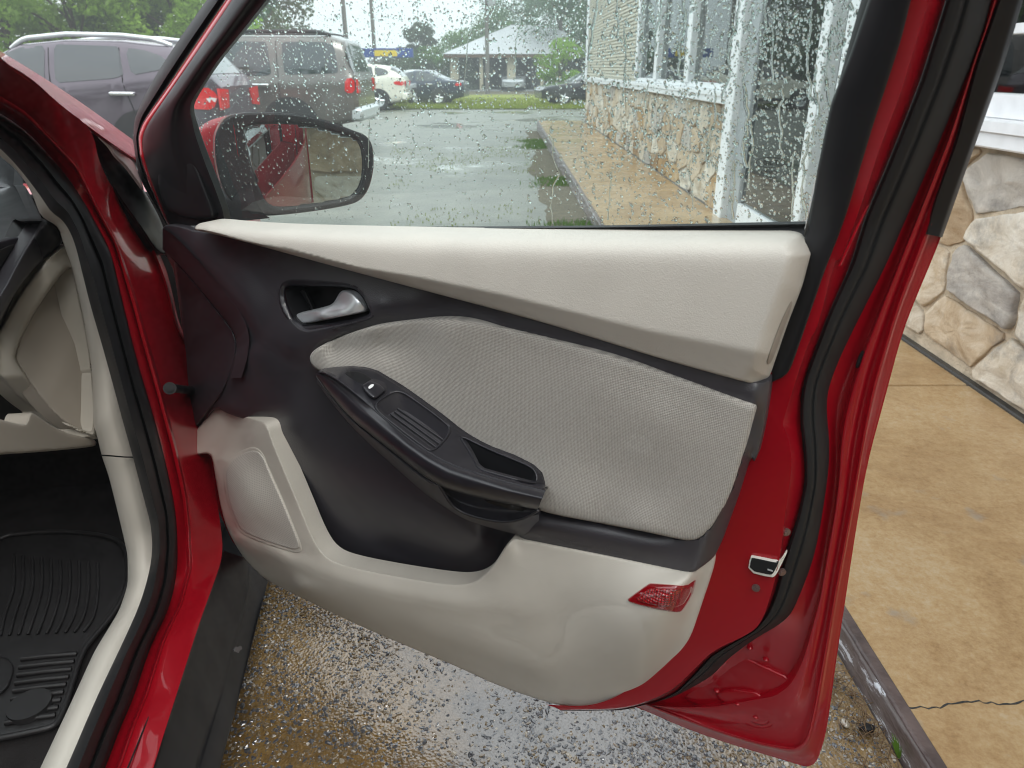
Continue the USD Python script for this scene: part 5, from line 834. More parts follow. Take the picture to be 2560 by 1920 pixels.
class Car:
    """One car, nose towards -x, its near flank at y = -W / 2; ss: stations along x measured from the nose."""
    def __init__(s, L, W, belt, roof, bottom, plan, sill=.22, tumble=.80):
        s.L, s.W, s.belt, s.roof, s.bottom, s.plan, s.tumble = L, W, np.array(belt), np.array(roof), np.array(bottom), np.array(plan), tumble
        s.x = np.unique(np.r_[np.linspace(0, L, 64), s.belt[:, 0], s.roof[:, 0]])
    def sec(s, x):
        zb = np.interp(x, *s.belt.T); zr = max(np.interp(x, *s.roof.T), zb + .02); z0 = np.interp(x, *s.bottom.T); w = np.interp(x, *s.plan.T) * s.W / 2; g = min(1.0, (zr - zb) / .45); t = s.tumble
        H = zr - zb; wi = w * (1 - .03 * g); e = lambda f, k: (wi * (1 - (1 - t) * f * g - (0 if g > .99 else (1 - g) * k)), zb + H * f)
        return np.array([(0, z0), (w * .84, z0), (w * .965, z0 + .07), (w * .995, z0 + .22), (w, z0 + .36), (w * .995, (z0 + .36) * .35 + (zb - .05) * .65), (w * .985, zb - .05), (wi * .975, zb), e(.3, .04), e(.62, .10), (e(.88, .22)[0] * .99, e(.88, .22)[1]), (e(1, .4)[0] * .88, zb + H * .965), (e(1, .6)[0] * .55, zb + H * .995), (0, zr)])
    def body(s):
        S = np.stack([s.sec(x) for x in s.x]); n, m_ = S.shape[:2]
        v = np.concatenate([np.concatenate([np.repeat(s.x[:, None, None], m_, 1), -S[..., :1], S[..., 1:]], 2), np.concatenate([np.repeat(s.x[:, None, None], m_, 1), S[..., :1], S[..., 1:]], 2)[:, ::-1][:, 1:-1]], 1)
        v = np.concatenate([v, v[:, :1]], 1); k = v.shape[1]; s.grid = v
        caps = [trimesh.Trimesh(np.vstack([v[i], v[i].mean(0)]), np.array([[a, a + 1, k] for a in range(k - 1)]), process=False) for i in (0, -1)]
        return cat([trimesh.Trimesh(v.reshape(-1, 3), grid_faces(n, k), process=False)] + caps)
    def y_at(s, x, z):
        c = s.sec(x); return np.interp(z, c[1:-2, 1], c[1:-2, 0])
    def side(s, poly, off=.006, both=True, k=1, step=.07):
        pq = Polygon(poly).buffer(0); rr_ = .045 * min(1.0, k); pq = pq.buffer(-rr_).buffer(rr_) if k and not pq.buffer(-rr_ * 1.3).is_empty else pq; o = resample(np.array(pq.exterior.coords)[:-1], step=step, closed=True); pg = Polygon(o).buffer(0); x0, y0, x1, y1 = pg.bounds
        gx, gy = np.meshgrid(np.arange(x0, x1, step), np.arange(y0, y1, step)); q = np.c_[gx.ravel(), gy.ravel()]; q = q[shapely.contains_xy(pg.buffer(-step * .4), q[:, 0], q[:, 1])]
        p = np.vstack([o, q]); t = Delaunay(p).simplices; c = p[t].mean(1); t = t[shapely.contains_xy(pg, c[:, 0], c[:, 1])]
        y = np.array([s.y_at(*a) for a in p]) + off; v = np.c_[p[:, 0], -y, p[:, 1]]; n = len(o); rim = np.r_[0:n, 0]; back = v[rim] * 1; back[:, 1] += .02
        r = trimesh.Trimesh(np.vstack([v[rim], back]), grid_faces(2, n + 1), process=False); m1 = cat([trimesh.Trimesh(v, t, process=False), r])
        if not both: return m1
        m2 = m1.copy(); m2.vertices = m2.vertices * [1, -1, 1]; return [m1, m2]
    def patch(s, x0, x1, r0, off=.006):
        """A pane over the top of the body between two stations, across from ring r0 of one side to that of the other."""
        xs = np.linspace(x0, x1, 10); S = np.stack([s.sec(x)[r0:] for x in xs]); a = np.concatenate([np.repeat(xs[:, None, None], S.shape[1], 1), -S[..., :1], S[..., 1:]], 2); b = a[:, ::-1][:, 1:] * [1, -1, 1]
        v = np.concatenate([a, b], 1); d = np.gradient(v, axis=0); e = np.gradient(v, axis=1); nn = np.cross(d, e); nn /= np.linalg.norm(nn, axis=2, keepdims=True) + 1e-9; nn = np.where(nn[..., 2:] < 0, -nn, nn)
        v = v + nn * off; return trimesh.Trimesh(v.reshape(-1, 3), grid_faces(*v.shape[:2]), process=False)
    def rear(s, poly, off=.01):
        """A shape on the flat tail: polygon of (y, z)."""
        t = trimesh.creation.extrude_polygon(Polygon(poly), .03, engine='earcut'); v = t.vertices.copy(); t.vertices = np.c_[s.L - .02 + off + v[:, 2], v[:, 0], v[:, 1]]; return t
def wheel_parts(c, xw, R, wdt, parent, W):
    for sgn in (-1, 1):
        y = sgn * (W / 2 - wdt / 2 - .01)
        prof = np.array([(R * .62, -wdt / 2), (R * .93, -wdt / 2), (R, -wdt / 2 + .03), (R, wdt / 2 - .03), (R * .93, wdt / 2), (R * .62, wdt / 2)]); t = trimesh.creation.revolve(prof, sections=36); t.apply_transform(trimesh.transformations.rotation_matrix(math.pi / 2, [1, 0, 0])); t.apply_translation([xw, y, R])
        w = obj('wheel', t, 'tyre', parent, 40)
        sp = [disc(np.array([xw, y + sgn * (wdt / 2 - .05), R]), np.array([0, sgn, 0.0]), R * .66, .02, 28)]; o_y = y + sgn * (wdt / 2 - .03)
        for k in range(5):
            a = k * 2 * math.pi / 5; d = np.array([math.cos(a), 0, math.sin(a)]); sp.append(tube([np.array([xw, o_y, R]) + d * .04, np.array([xw, o_y, R]) + d * R * .64], [.05, .035], 6))
        rr = np.linspace(0, 2 * math.pi, 28); sp.append(tube(np.c_[xw + R * .63 * np.cos(rr), np.full(28, o_y), R + R * .63 * np.sin(rr)], .018, 5)); obj('rim', sp, 'satin_silver', w, 40)
def build_car(name, label, look_, spec, windows, loc, rotz, tail, tail_rear=None, rails=False, handles=(), wheels=(.95, 3.6), R=.35, cladding=True, group='cars parked across the lot', screen=None, backlight=None, rail_look='satin_silver', seams=(), bumper=None, white_tail=None):
    c = Car(**spec); t = thing(name, label, 'car', group, None, loc, rotz); b = obj('body', c.body(), look_, t, 40)
    both = lambda n_, ms, lk: [obj(n_, m_, lk, t, 30) for m_ in ms]
    for w in windows: both('window', c.side(w), 'car_window')
    if screen: obj('windscreen', c.patch(*screen), 'car_window', t, True)
    if backlight: obj('rear_window', c.patch(*backlight), 'car_window', t, True)
    for p in tail: both('tail_light', c.side(p, .014), 'tail_red')
    for p in tail_rear or (): both('tail_light', [c.rear(p), c.rear([(-a, z) for a, z in p])], 'tail_red')
    if white_tail: both('reversing_light', c.side(white_tail, .018), 'lamp_clear')
    for xw in wheels:
        a = np.linspace(0, math.pi, 20); ar = [(xw + (R + .09) * math.cos(q), R + (R + .07) * math.sin(q)) for q in a]; both('wheel_arch', c.side(ar + [(xw - R - .09, .24), (xw + R + .09, .24)], .004, True, 0), 'cladding'); wheel_parts(c, xw, R, .22, t, spec['W'])
    if cladding: both('sill_cladding', c.side([(wheels[0] + R + .08, .25), (wheels[1] - R - .08, .25), (wheels[1] - R - .08, .43), (wheels[0] + R + .08, .43)], .01, True, 0), 'cladding')
    if bumper: obj('bumper', box(spec['L'] - .16, spec['L'] + .07, -spec['W'] / 2 * .93, spec['W'] / 2 * .93, bumper[0], bumper[1], .05), bumper[2], t, 40)
    for x, z in handles:
        for sg in (-1, 1): y = sg * (c.y_at(x, z) + .03); obj('door_handle', tube([[x - .15, y - sg * .02, z], [x - .13, y + sg * .01, z + .003], [x + .13, y + sg * .01, z + .003], [x + .15, y - sg * .02, z]], .026, 10), 'chrome', t, True)
    for x, z0, x2, z1 in seams: [obj('door_seam', m_, 'rubber', t, True) for m_ in [tube([[x + (x2 - x) * f, sg * (c.y_at(x + (x2 - x) * f, z0 + (z1 - z0) * f) + .001), z0 + (z1 - z0) * f] for f in np.linspace(0, 1, 9)], .006, 4) for sg in (-1, 1)]]
    if rails:
        for sg in (-1, 1):
            xs = np.linspace(rails[0], rails[1], 26); P = [[x, sg * spec['W'] / 2 * spec['tumble'] * .83, np.interp(x, *c.roof.T) + (.045 * min(1, (x - rails[0]) / .25, (rails[1] - x) / .25) if rails[0] < x < rails[1] else -.01)] for x in xs]
            obj('roof_rail', tube(P, .03, 8), rail_look, t, True)
    for sg in (-1, 1):
        xm = windows[0][0][0] + .12; mm = trimesh.creation.icosphere(2, 1.0); mm.vertices = mm.vertices * [.08, .13, .09] + [xm, sg * (spec['W'] / 2 + .09), windows[0][0][1] + .06]; obj('side_mirror', mm, look_, t, True)
    return t
suv = dict(L=4.6, W=1.80, belt=[(0, .62), (.12, .78), (.6, .95), (1.3, 1.02), (2.2, 1.05), (3.3, 1.12), (4.2, 1.19), (4.5, 1.15), (4.6, 1.02)], roof=[(0, .64), (.12, .80), (1.15, 1.03), (1.75, 1.42), (2.1, 1.56), (2.7, 1.615), (3.4, 1.60), (4.05, 1.53), (4.25, 1.46), (4.53, 1.16), (4.6, 1.04)], bottom=[(0, .30), (.6, .22), (3.9, .22), (4.6, .36)],
           plan=[(0, .70), (.1, .84), (.5, .95), (1.2, 1), (3.4, 1), (4.1, .955), (4.5, .86), (4.6, .74)], tumble=.76)
wins = [[(1.40, 1.055), (2.44, 1.085), (2.46, 1.525), (2.20, 1.52), (1.90, 1.42)], [(2.58, 1.09), (3.30, 1.14), (3.46, 1.17), (3.40, 1.515), (2.58, 1.54)], [(3.56, 1.18), (3.92, 1.24), (4.05, 1.30), (3.92, 1.41), (3.72, 1.47), (3.48, 1.505)]]
plum = build_car('parked_car', 'plum grey crossover with silver roof rails, nearest parked car left of the red door frame', 'paint_plum', suv, wins, (-8.32, 9.85 + .9, ground_z(-5, 10.7) + .02), 0, [[(4.02, .95), (4.25, 1.02), (4.50, 1.03), (4.57, .92), (4.5, .76), (4.22, .78)]], rails=(1.95, 4.02), handles=((2.18, .93), (3.42, .96)), seams=((2.52, .3, 2.50, 1.5), (3.56, .62, 3.44, 1.10), (3.44, 1.10, 3.40, 1.5)), backlight=(4.1, 4.50, 9), screen=(1.2, 1.95, 9), wheels=(.92, 3.60), white_tail=[(4.44, .90), (4.55, .92), (4.56, .86), (4.46, .85)], tail_rear=[[(.50, .78), (.78, .76), (.78, 1.02), (.44, 1.00)]], bumper=(.36, .60, 'cladding'))
big = dict(L=5.0, W=1.92, belt=[(0, .80), (.15, 1.02), (1.2, 1.12), (2.2, 1.15), (4.6, 1.20), (4.95, 1.18), (5.0, 1.10)], roof=[(0, .82), (.15, 1.04), (1.25, 1.14), (1.95, 1.74), (2.4, 1.83), (4.6, 1.82), (4.82, 1.74), (4.96, 1.22), (5.0, 1.12)], bottom=[(0, .4), (.6, .34), (4.2, .34), (5.0, .48)], plan=[(0, .8), (.15, .92), (.6, 1), (4.5, 1), (4.9, .95), (5.0, .86)], tumble=.83)
bw = [[(1.55, 1.16), (2.5, 1.18), (2.55, 1.70), (2.25, 1.70), (2.0, 1.62)], [(2.72, 1.18), (3.6, 1.20), (3.56, 1.71), (2.74, 1.71)], [(3.82, 1.21), (4.72, 1.235), (4.66, 1.66), (4.50, 1.705), (3.80, 1.71)]]
build_car('parked_car', 'taupe boxy off roader with step bumper, seen through wet glass above the mirror', 'paint_taupe', big, bw, (-7.50, 12.9 + .96, ground_z(-4, 13.8)), 0, [[(4.80, .92), (4.96, .93), (4.965, 1.16), (4.82, 1.15)]], rails=(2.1, 4.6), rail_look='cladding', handles=((2.3, 1.03), (3.4, 1.05)), seams=((2.62, .4, 2.62, 1.7), (3.72, .7, 3.70, 1.72)), backlight=(4.84, 4.95, 9), screen=(1.3, 2.05, 9), wheels=(.95, 3.85), R=.40, tail_rear=[[(.70, .92), (.87, .92), (.87, 1.15), (.72, 1.15)]], bumper=(.47, .70, 'satin_silver'))
pearl = build_car('parked_car', 'cream white crossover parked on the grass edge below the blue sign', 'paint_pearl', suv, wins, (-8.35, 29.6, ground_z(-6, 30)), 0, [[(4.10, .98), (4.30, 1.02), (4.52, 1.02), (4.57, .92), (4.5, .86), (4.25, .9)]], handles=((2.18, .93), (3.42, .96)), backlight=(4.1, 4.50, 9), screen=(1.2, 1.95, 9), wheels=(.92, 3.60), tail_rear=[[(.55, .86), (.74, .86), (.74, 1.02), (.5, 1.02)]], bumper=(.36, .62, 'paint_pearl'))
sed = dict(L=4.7, W=1.78, belt=[(0, .58), (.15, .74), (1.2, .90), (2.2, .94), (3.6, .98), (4.4, .99), (4.65, .94), (4.7, .82)], roof=[(0, .60), (.15, .76), (1.3, .93), (2.05, 1.32), (2.5, 1.43), (3.1, 1.41), (3.95, 1.05), (4.4, 1.01), (4.65, .96), (4.7, .84)], bottom=[(0, .28), (.6, .2), (4.0, .2), (4.7, .34)], plan=[(0, .72), (.15, .88), (.6, .97), (1.3, 1), (3.6, 1), (4.4, .93), (4.65, .84), (4.7, .76)], tumble=.76)
swn = [[(1.62, .95), (2.45, .97), (2.5, 1.35), (2.3, 1.34), (2.02, 1.22)], [(2.58, .975), (3.35, 1.0), (3.52, 1.08), (3.2, 1.27), (2.9, 1.36), (2.6, 1.37)]]
sargs = dict(handles=((2.3, .84), (3.2, .86)), screen=(1.38, 2.2, 9), backlight=(3.2, 3.85, 9), wheels=(.95, 3.62), R=.32, cladding=False)
stail = [[(4.25, .78), (4.5, .80), (4.62, .80), (4.64, .92), (4.45, .94)]]
for (lab, lk, x, y, rot, sp, wn, ex) in (
    ('dark navy saloon parked to the right of the cream white crossover', 'paint_navy', -6.4, 35.2, -8, sed, swn, sargs),
    ('pale silver saloon facing away on the grass edge, left of the white roofed house', 'paint_silver', -5.2, 33.4, 62, sed, swn, sargs),
    ('silver car under the brown eave of the white roofed house', 'paint_silver', .55, 55.0, 88, sed, swn, sargs),
    ('small black hatchback on the grass edge beside the corner of the stone building', 'paint_black', 1.45, 34.0, 12, sed, swn, sargs),
    ('maroon car half hidden behind the corner of the stone building', 'paint_maroon', 4.3, 31.5, 75, sed, swn, sargs),
    ('charcoal saloon at the far left behind the plum grey crossover', 'paint_navy', -15.5, 13.6, 0, suv, wins, dict(handles=((2.18, .93),), screen=(1.2, 1.95, 9), rails=(1.95, 4.02), wheels=(.92, 3.6))),
    ('dark car behind the roof of the plum grey crossover, near the red frame', 'paint_black', -9.6, 19.5, 0, suv, wins, dict(handles=((2.18, .93),), screen=(1.2, 1.95, 9), rails=(1.95, 4.02), rail_look='cladding', wheels=(.92, 3.6)))):
    z_ = .28 if y == 34.0 else 0
    if 'charcoal' in lab: z_ = .10
    build_car('parked_car', lab, lk, sp, wn, (x, y, float(ground_z(x, y)) + z_ * 0), rot, stail if sp is sed else [[(4.12, .92), (4.30, .97), (4.52, .98), (4.5, .80), (4.25, .82)]], **ex)
# ---------------------------------------------------------------- far side of the lot: houses, sign, poles, trees
def foliage(name, lo, mid, hi, trans=.35):
    look(name, {'g': ('geometry', {}), 'n': ('noise_texture', {'scale': .55, 'detail': 3.0}), 'm': ('math', {'math_type': 'multiply_add', 'value2': .45}), 'o': ('math', {'math_type': 'subtract', 'value2': .2}), 'r': ('rgb_ramp', {'ramp': [(.2, lo), (.5, mid), (.85, hi)]}), 'd': ('principled_bsdf', {'roughness': .5, 'specular_ior_level': .3}), 't': ('translucent_bsdf', {}), 'x': ('mix_closure', {'fac': trans})},
         [('g.position', 'n.vector'), ('g.random_per_island', 'm.value1'), ('n.fac', 'm.value3'), ('m.value', 'o.value1'), ('o.value', 'r.fac'), ('r.color', 'd.base_color'), ('r.color', 't.color'), ('d.BSDF', 'x.closure1'), ('t.BSDF', 'x.closure2')], surface='x.closure')
foliage('leaves_bright', (.14, .25, .03), (.28, .45, .06), (.46, .62, .12), .5); foliage('leaves_mid', (.06, .13, .025), (.12, .23, .04), (.22, .34, .07), .45); foliage('leaves_dark', (.025, .07, .018), (.06, .14, .03), (.12, .23, .06)); foliage('leaves_dull', (.05, .075, .04), (.085, .115, .06), (.14, .17, .09))
grained('bark', (.07, .055, .045), .85, 20., .8, .3, .2, .03); plain('house_white', (.70, .71, .72), .6); plain('house_grey', (.26, .27, .28), .7); plain('eave_brown', (.16, .09, .05), .6); plain('wall_tan', (.42, .38, .28), .75); plain('garage_dark', (.06, .06, .055), .8); plain('sign_blue', (.02, .06, .28), .35); plain('sign_yellow', (.70, .50, .03), .35); plain('pole_grey', (.13, .12, .11), .8); plain('metal_grey', (.3, .31, .32), .5); plain('roof_metal', (.46, .47, .49), .35, metallic=.2)
def tree(label, x, y, h, r, look_, seed, n=9500, leaf=.13, low=.15, squash=1.0, cat_='tree', name='tree', clumps=34):
    g = np.random.default_rng(seed); z = float(ground_z(min(max(x, -8), 30), min(y, 35))); t = thing(name, label, cat_, None, None, (x, y, z))
    tp = [[0, 0, -.3], [g.normal(0, .1), g.normal(0, .1), h * .3], [g.normal(0, .25), g.normal(0, .25), h * .62], [g.normal(0, .3), g.normal(0, .3), h * .9]]; br = [tube(tp, np.array([.045, .034, .02, .006]) * h * .55, 9)]
    cen = []
    for k in range(clumps):
        a, u, v = g.uniform(0, 2 * math.pi), g.random(), g.random() ** .55; zz = h * (low + (1 - low) * u); env = r * math.sqrt(max(.04, 1 - (2 * (u * .92 + .02) - .92) ** 2 * .92)) * squash; cen.append([math.cos(a) * env * v, math.sin(a) * env * v, zz, r * g.uniform(.20, .36)])
    cen = np.array(cen)
    for c in cen[:14]:
        s = np.array([0, 0, c[2] * .6]); br.append(tube([s, (s + c[:3]) / 2 + [0, 0, .1], c[:3]], np.array([.014, .009, .003]) * h * .6, 5))
    obj('trunk', br, 'bark', t, True)
    k = g.integers(0, clumps, n); d = g.normal(0, 1, (n, 3)); d /= np.linalg.norm(d, axis=1, keepdims=True); p = cen[k, :3] + d * (cen[k, 3] * g.random(n) ** .4)[:, None] * [1, 1, .8]
    p = p[p[:, 2] > .1]; n = len(p); nrm = g.normal(0, 1, (n, 3)) + [0, 0, .7]; nrm /= np.linalg.norm(nrm, axis=1, keepdims=True); a = np.cross(nrm, g.normal(0, 1, (n, 3))); a /= np.linalg.norm(a, axis=1, keepdims=True); b = np.cross(nrm, a); s = leaf * g.uniform(.55, 1.25, n)[:, None]
    v = np.stack([p - a * s, p + b * s * .55 + nrm * s * .1, p + a * s, p - b * s * .55 + nrm * s * .1], 1); f = np.array([[0, 1, 2], [0, 2, 3]])
    obj('crown', trimesh.Trimesh(v.reshape(-1, 3), (f[None] + (np.arange(n) * 4)[:, None, None]).reshape(-1, 3), process=False), look_, t, False); return t
def px_x(px, y): return (px - 1263) / FPX * (y * math.cos(PITCH))
for args in (
    ('bright green leafy tree at the far left edge behind the plum grey crossover', px_x(40, 30), 30, 6.6, 4.4, 'leaves_bright', 1),
    ('tall bright green tree, second from the left behind the plum grey crossover', px_x(215, 33), 33, 7.6, 3.6, 'leaves_bright', 2),
    ('slim duller green tree right of the pale gap above the plum grey crossover', px_x(345, 36), 36, 7.4, 2.9, 'leaves_mid', 3),
    ('light green tree rising just left of the red window frame', px_x(455, 34), 34, 6.8, 3.0, 'leaves_bright', 4),
    ('dark green tree above the taupe off roader, seen through the door glass', px_x(690, 40), 40, 7.2, 3.4, 'leaves_dark', 5),
    ('round grey green tree standing close behind the blue sign', px_x(1045, 62), 62, 4.4, 1.7, 'leaves_dull', 6),
    ('large dark green tree behind the left half of the grey shed', px_x(1400, 62), 62, 9.8, 5.0, 'leaves_dark', 7),
    ('tall dark tree rising against the cream wall of the stone building', px_x(1490, 56), 56, 11.5, 4.6, 'leaves_dark', 8),
    ('mid green tree left of the white roofed house', px_x(1205, 70), 70, 5.6, 3.6, 'leaves_mid', 9),
    ('spreading dark tree over the ridge of the white roofed house', px_x(1310, 76), 76, 8.4, 4.6, 'leaves_dark', 14)): tree(*args)
for args in (
    ('bright green bush between the white roofed house and the black hatchback', px_x(1405, 45), 45, 2.9, 1.7, 'leaves_bright', 10, 4000, .09, .02),
    ('low dull hedge clump behind the cream white crossover', px_x(985, 58), 58, 2.7, 2.6, 'leaves_dull', 11, 4000, .11, .02),
    ('dull green bush behind the navy saloon', px_x(1090, 60), 60, 2.9, 2.8, 'leaves_mid', 12, 4000, .11, .02),
    ('dark bush at the left foot of the white roofed house', px_x(1165, 57), 57, 2.2, 1.8, 'leaves_dull', 13, 3500, .10, .02)): tree(*args, cat_='bush', name='bush', clumps=20)
back = [(px_x(120, 44), 44, 7.8, 4.6, 'leaves_mid'), (px_x(500, 46), 46, 8.0, 4.2, 'leaves_mid'), (px_x(-60, 40), 40, 8.5, 4.5, 'leaves_mid'), (px_x(560, 44), 44, 7.0, 3.4, 'leaves_bright')]
for k, (a, lab) in enumerate(zip(back, ('mid green tree set back between the first two trees on the left', 'mid green tree set back behind the red window frame', 'mid green tree just cut by the left picture edge', 'bright tree behind the black pillar of the window frame'))): tree(lab, *a, 40 + k, 7500)
# white roofed house with an open garage front
hy = 56.0; hz = float(ground_z(0, 35)); h = thing('house', 'low house with pale metal hip roof, brown eave and open dark garage bays', 'house', None, None, (px_x(1320, hy), hy, hz))
obj('wall', [box(-5.6, -5.0, 0, 7, 0, 2.2), box(-1.5, -.9, 0, 7, 0, 2.2), box(4.3, 6.2, 0, 7, 0, 2.2), box(-5.6, 6.2, 6.8, 7, 0, 2.2), box(.9, 1.15, 0, .3, 0, 2.2), box(-3.5, -3.25, 0, .3, 0, 2.2)], 'wall_tan', h)
obj('garage_floor', box(-5.6, 6.2, -.2, 7, -.2, .06), 'house_grey', h); obj('garage_back', box(-5, 4.3, 5.5, 5.6, .06, 2.2), 'garage_dark', h)
obj('eave', box(-6.0, 6.6, -.5, 7.4, 2.2, 2.42, .02), 'eave_brown', h)
rv = np.array([[-6.1, -.6, 2.42], [6.7, -.6, 2.42], [6.7, 7.5, 2.42], [-6.1, 7.5, 2.42], [-1.2, 3.4, 4.45], [1.4, 3.4, 4.45]]); obj('roof', trimesh.Trimesh(rv, [[0, 1, 5], [0, 5, 4], [1, 2, 5], [2, 3, 4], [2, 4, 5], [3, 0, 4], [0, 2, 1], [0, 3, 2]], process=False), 'roof_metal', h)
sh = thing('shed', 'grey metal shed beside the white roofed house, partly behind the stone building corner', 'shed', None, None, (px_x(1445, 60), 60, hz)); obj('wall', box(-3.6, 9, 0, 8, 0, 2.9), 'house_grey', sh)
rv = np.array([[-3.9, -.4, 2.9], [9.3, -.4, 2.9], [9.3, 8.4, 2.9], [-3.9, 8.4, 2.9], [-3.9, 4, 4.4], [9.3, 4, 4.4]]); obj('roof', trimesh.Trimesh(rv, [[0, 1, 5], [0, 5, 4], [3, 4, 5], [3, 5, 2], [0, 4, 3], [1, 2, 5], [0, 3, 2], [0, 2, 1]], process=False), 'house_grey', sh); obj('door', box(.5, 3.2, -.03, -.002, 0, 2.4), 'metal_grey', sh)
sh2 = thing('house', 'long low tan house with dark openings behind the parked saloons', 'house', None, None, (px_x(1120, 62), 62, hz)); obj('wall', box(-6, 3.6, 0, 6, 0, 1.9), 'wall_tan', sh2); obj('roof', box(-6.3, 3.9, -.4, 6.4, 1.9, 2.15, .03), 'house_grey', sh2)
for x in (-4.6, -2.2, .4, 2.3): w_ = obj('window', box(x - .5, x + .5, -.04, -.002, .5, 1.5), 'garage_dark', sh2); obj('frame', [box(x - .56, x - .5, -.06, -.002, .44, 1.56), box(x + .5, x + .56, -.06, -.002, .44, 1.56), box(x - .5, x + .5, -.06, -.002, 1.5, 1.56)], 'house_white', w_)
# sign on its post, two power poles
sy = 47.0; sx = px_x(968, sy); sgn = thing('roadside_sign', 'long blue shop sign with yellow middle on a grey post', 'sign', None, None, (sx, sy, hz))
px_per = FPX / (sy * math.cos(PITCH)); zs = lambda py: 1.19 - (py - 170) / px_per * math.cos(PITCH) * 1.0 - hz
sw_ = 67 / px_per
obj('panel', box(-sw_, sw_, -.12, .12, zs(144), zs(121), .02), 'sign_blue', sgn); obj('emblem', box(-.42 * sw_, .42 * sw_, -.135, -.122, zs(141), zs(126), .005), 'sign_yellow', sgn)
obj('post', tube([[-.42 * sw_, 0, -.3], [-.42 * sw_, 0, zs(-30)]], .11, 10), 'pole_grey', sgn, True); obj('base', box(-.42 * sw_ - .2, -.42 * sw_ + .2, -.2, .2, -.1, .3, .03), 'metal_grey', sgn)
def pole(label, px, y, top, arms=(), drum=None):
    p = thing('utility_pole', label, 'pole', None, None, (px_x(px, y), y, hz)); obj('mast', tube([[0, 0, -.3], [0, 0, top]], [.15, .10], 9), 'pole_grey', p, True)
    for z, w in arms: obj('crossarm', box(-w, w, -.06, .06, z - .06, z + .06, .01), 'pole_grey', p); obj('insulator', [disc(np.array([x, 0, z + .13]), np.array([0, 0, 1.0]), .05, .14, 8) for x in (-w * .9, -w * .4, w * .4, w * .9)], 'metal_grey', p)
    if drum: obj('transformer', [disc(np.array([.32, -.1, drum]), np.array([0, 0, 1.0]), .24, .75, 14), disc(np.array([.32, -.1, drum + .41]), np.array([0, 0, 1.0]), .12, .1, 10)], 'metal_grey', p, 30); obj('bracket', box(0, .3, -.14, -.06, drum - .1, drum + .1), 'metal_grey', p)
    return p
pole('grey utility pole left of the blue sign, with a crossarm', 872, 44, 7.4, ((6.2, .9), (7.1, .7)))
pole('utility pole with transformer drum in front of the white roofed house', 1218, 50, 7.6, ((7.3, 1.0),), 5.4)
wires = []
for k, (z0, z1) in enumerate(((6.4, 6.6), (6.9, 7.1), (7.25, 7.45))):
    a = np.array([px_x(872, 44), 44, hz + z0]); b = np.array([px_x(1218, 50), 50, hz + z1]); t_ = np.linspace(0, 1, 20)[:, None]; c = a + (b - a) * t_; c[:, 2] -= .5 * (1 - (2 * t_[:, 0] - 1) ** 2)
    d = a + (np.array([-40, 38, hz + z0 + .6]) - a) * t_; d[:, 2] -= .7 * (1 - (2 * t_[:, 0] - 1) ** 2)
    tag(obj('power_line', [tube(c, .014, 5), tube(d, .014, 5)], 'rubber', None, True), ('lowest', 'middle', 'highest')[k] + ' of the three power lines strung between the utility poles', 'cable')

# trees added out of view behind the camera to block low sky light
for k, (x, y, hh, rr, lk, lab) in enumerate(((-16, -13, 8.5, 5.0, 'leaves_mid', 'added unseen mid green tree blocking low sky far behind the red car'), (-8, -18, 9.5, 5.5, 'leaves_dark', 'added unseen dark tree blocking low sky at the back of the lot'), (-1, -20, 9.0, 5.0, 'leaves_mid', 'added unseen wide tree blocking low sky at the sidewalk end behind the viewer'), (6, -22, 10.0, 5.5, 'leaves_dark', 'added unseen dark tree blocking low sky past the rear of the stone building'), (-22, -6, 8.5, 5.0, 'leaves_mid', 'added unseen tree blocking low sky at the left rear edge of the lot'))):
    tree(lab, x, y, hh, rr, lk, 60 + k, 3600, .30)
usdkit.material(stage, '/World/Looks/rain_haze', {'v': ('principled_volume', {'color': (.93, .96, .97), 'density': .003, 'anisotropy': .3})}, [], volume='v.volume'); M['rain_haze'] = UsdShade.Material.Get(stage, '/World/Looks/rain_haze')
tag(obj('haze', box(-760, 760, -60, 960, -2.2, 14.0), 'rain_haze', None, False), 'thin rain haze in the air over the whole lot', 'haze', kind='stuff')
# ---------------------------------------------------------------- small things along the kerb and the lot
look('leaf_green', {'g': ('geometry', {}), 'r': ('rgb_ramp', {'ramp': [(0, (.09, .17, .025)), (1, (.20, .32, .06))]}), 'd': ('diffuse_bsdf', {}), 't': ('translucent_bsdf', {}), 'm': ('mix_closure', {'fac': .4})}, [('g.random_per_island', 'r.fac'), ('r.color', 'd.color'), ('r.color', 't.color'), ('d.BSDF', 'm.closure1'), ('t.BSDF', 'm.closure2')], surface='m.closure')
look('grass_yellow', {'g': ('geometry', {}), 'r': ('rgb_ramp', {'ramp': [(0, (.17, .21, .03)), (1, (.36, .38, .07))]}), 'd': ('diffuse_bsdf', {}), 't': ('translucent_bsdf', {}), 'm': ('mix_closure', {'fac': .4})}, [('g.random_per_island', 'r.fac'), ('r.color', 'd.color'), ('r.color', 't.color'), ('d.BSDF', 'm.closure1'), ('t.BSDF', 'm.closure2')], surface='m.closure')
look('straw', {'g': ('geometry', {}), 'r': ('rgb_ramp', {'ramp': [(0, (.12, .07, .03)), (.5, (.38, .26, .12)), (1, (.60, .45, .25))]}), 'p': ('principled_bsdf', {'roughness': .5})}, [('g.random_per_island', 'r.fac'), ('r.color', 'p.base_color')])
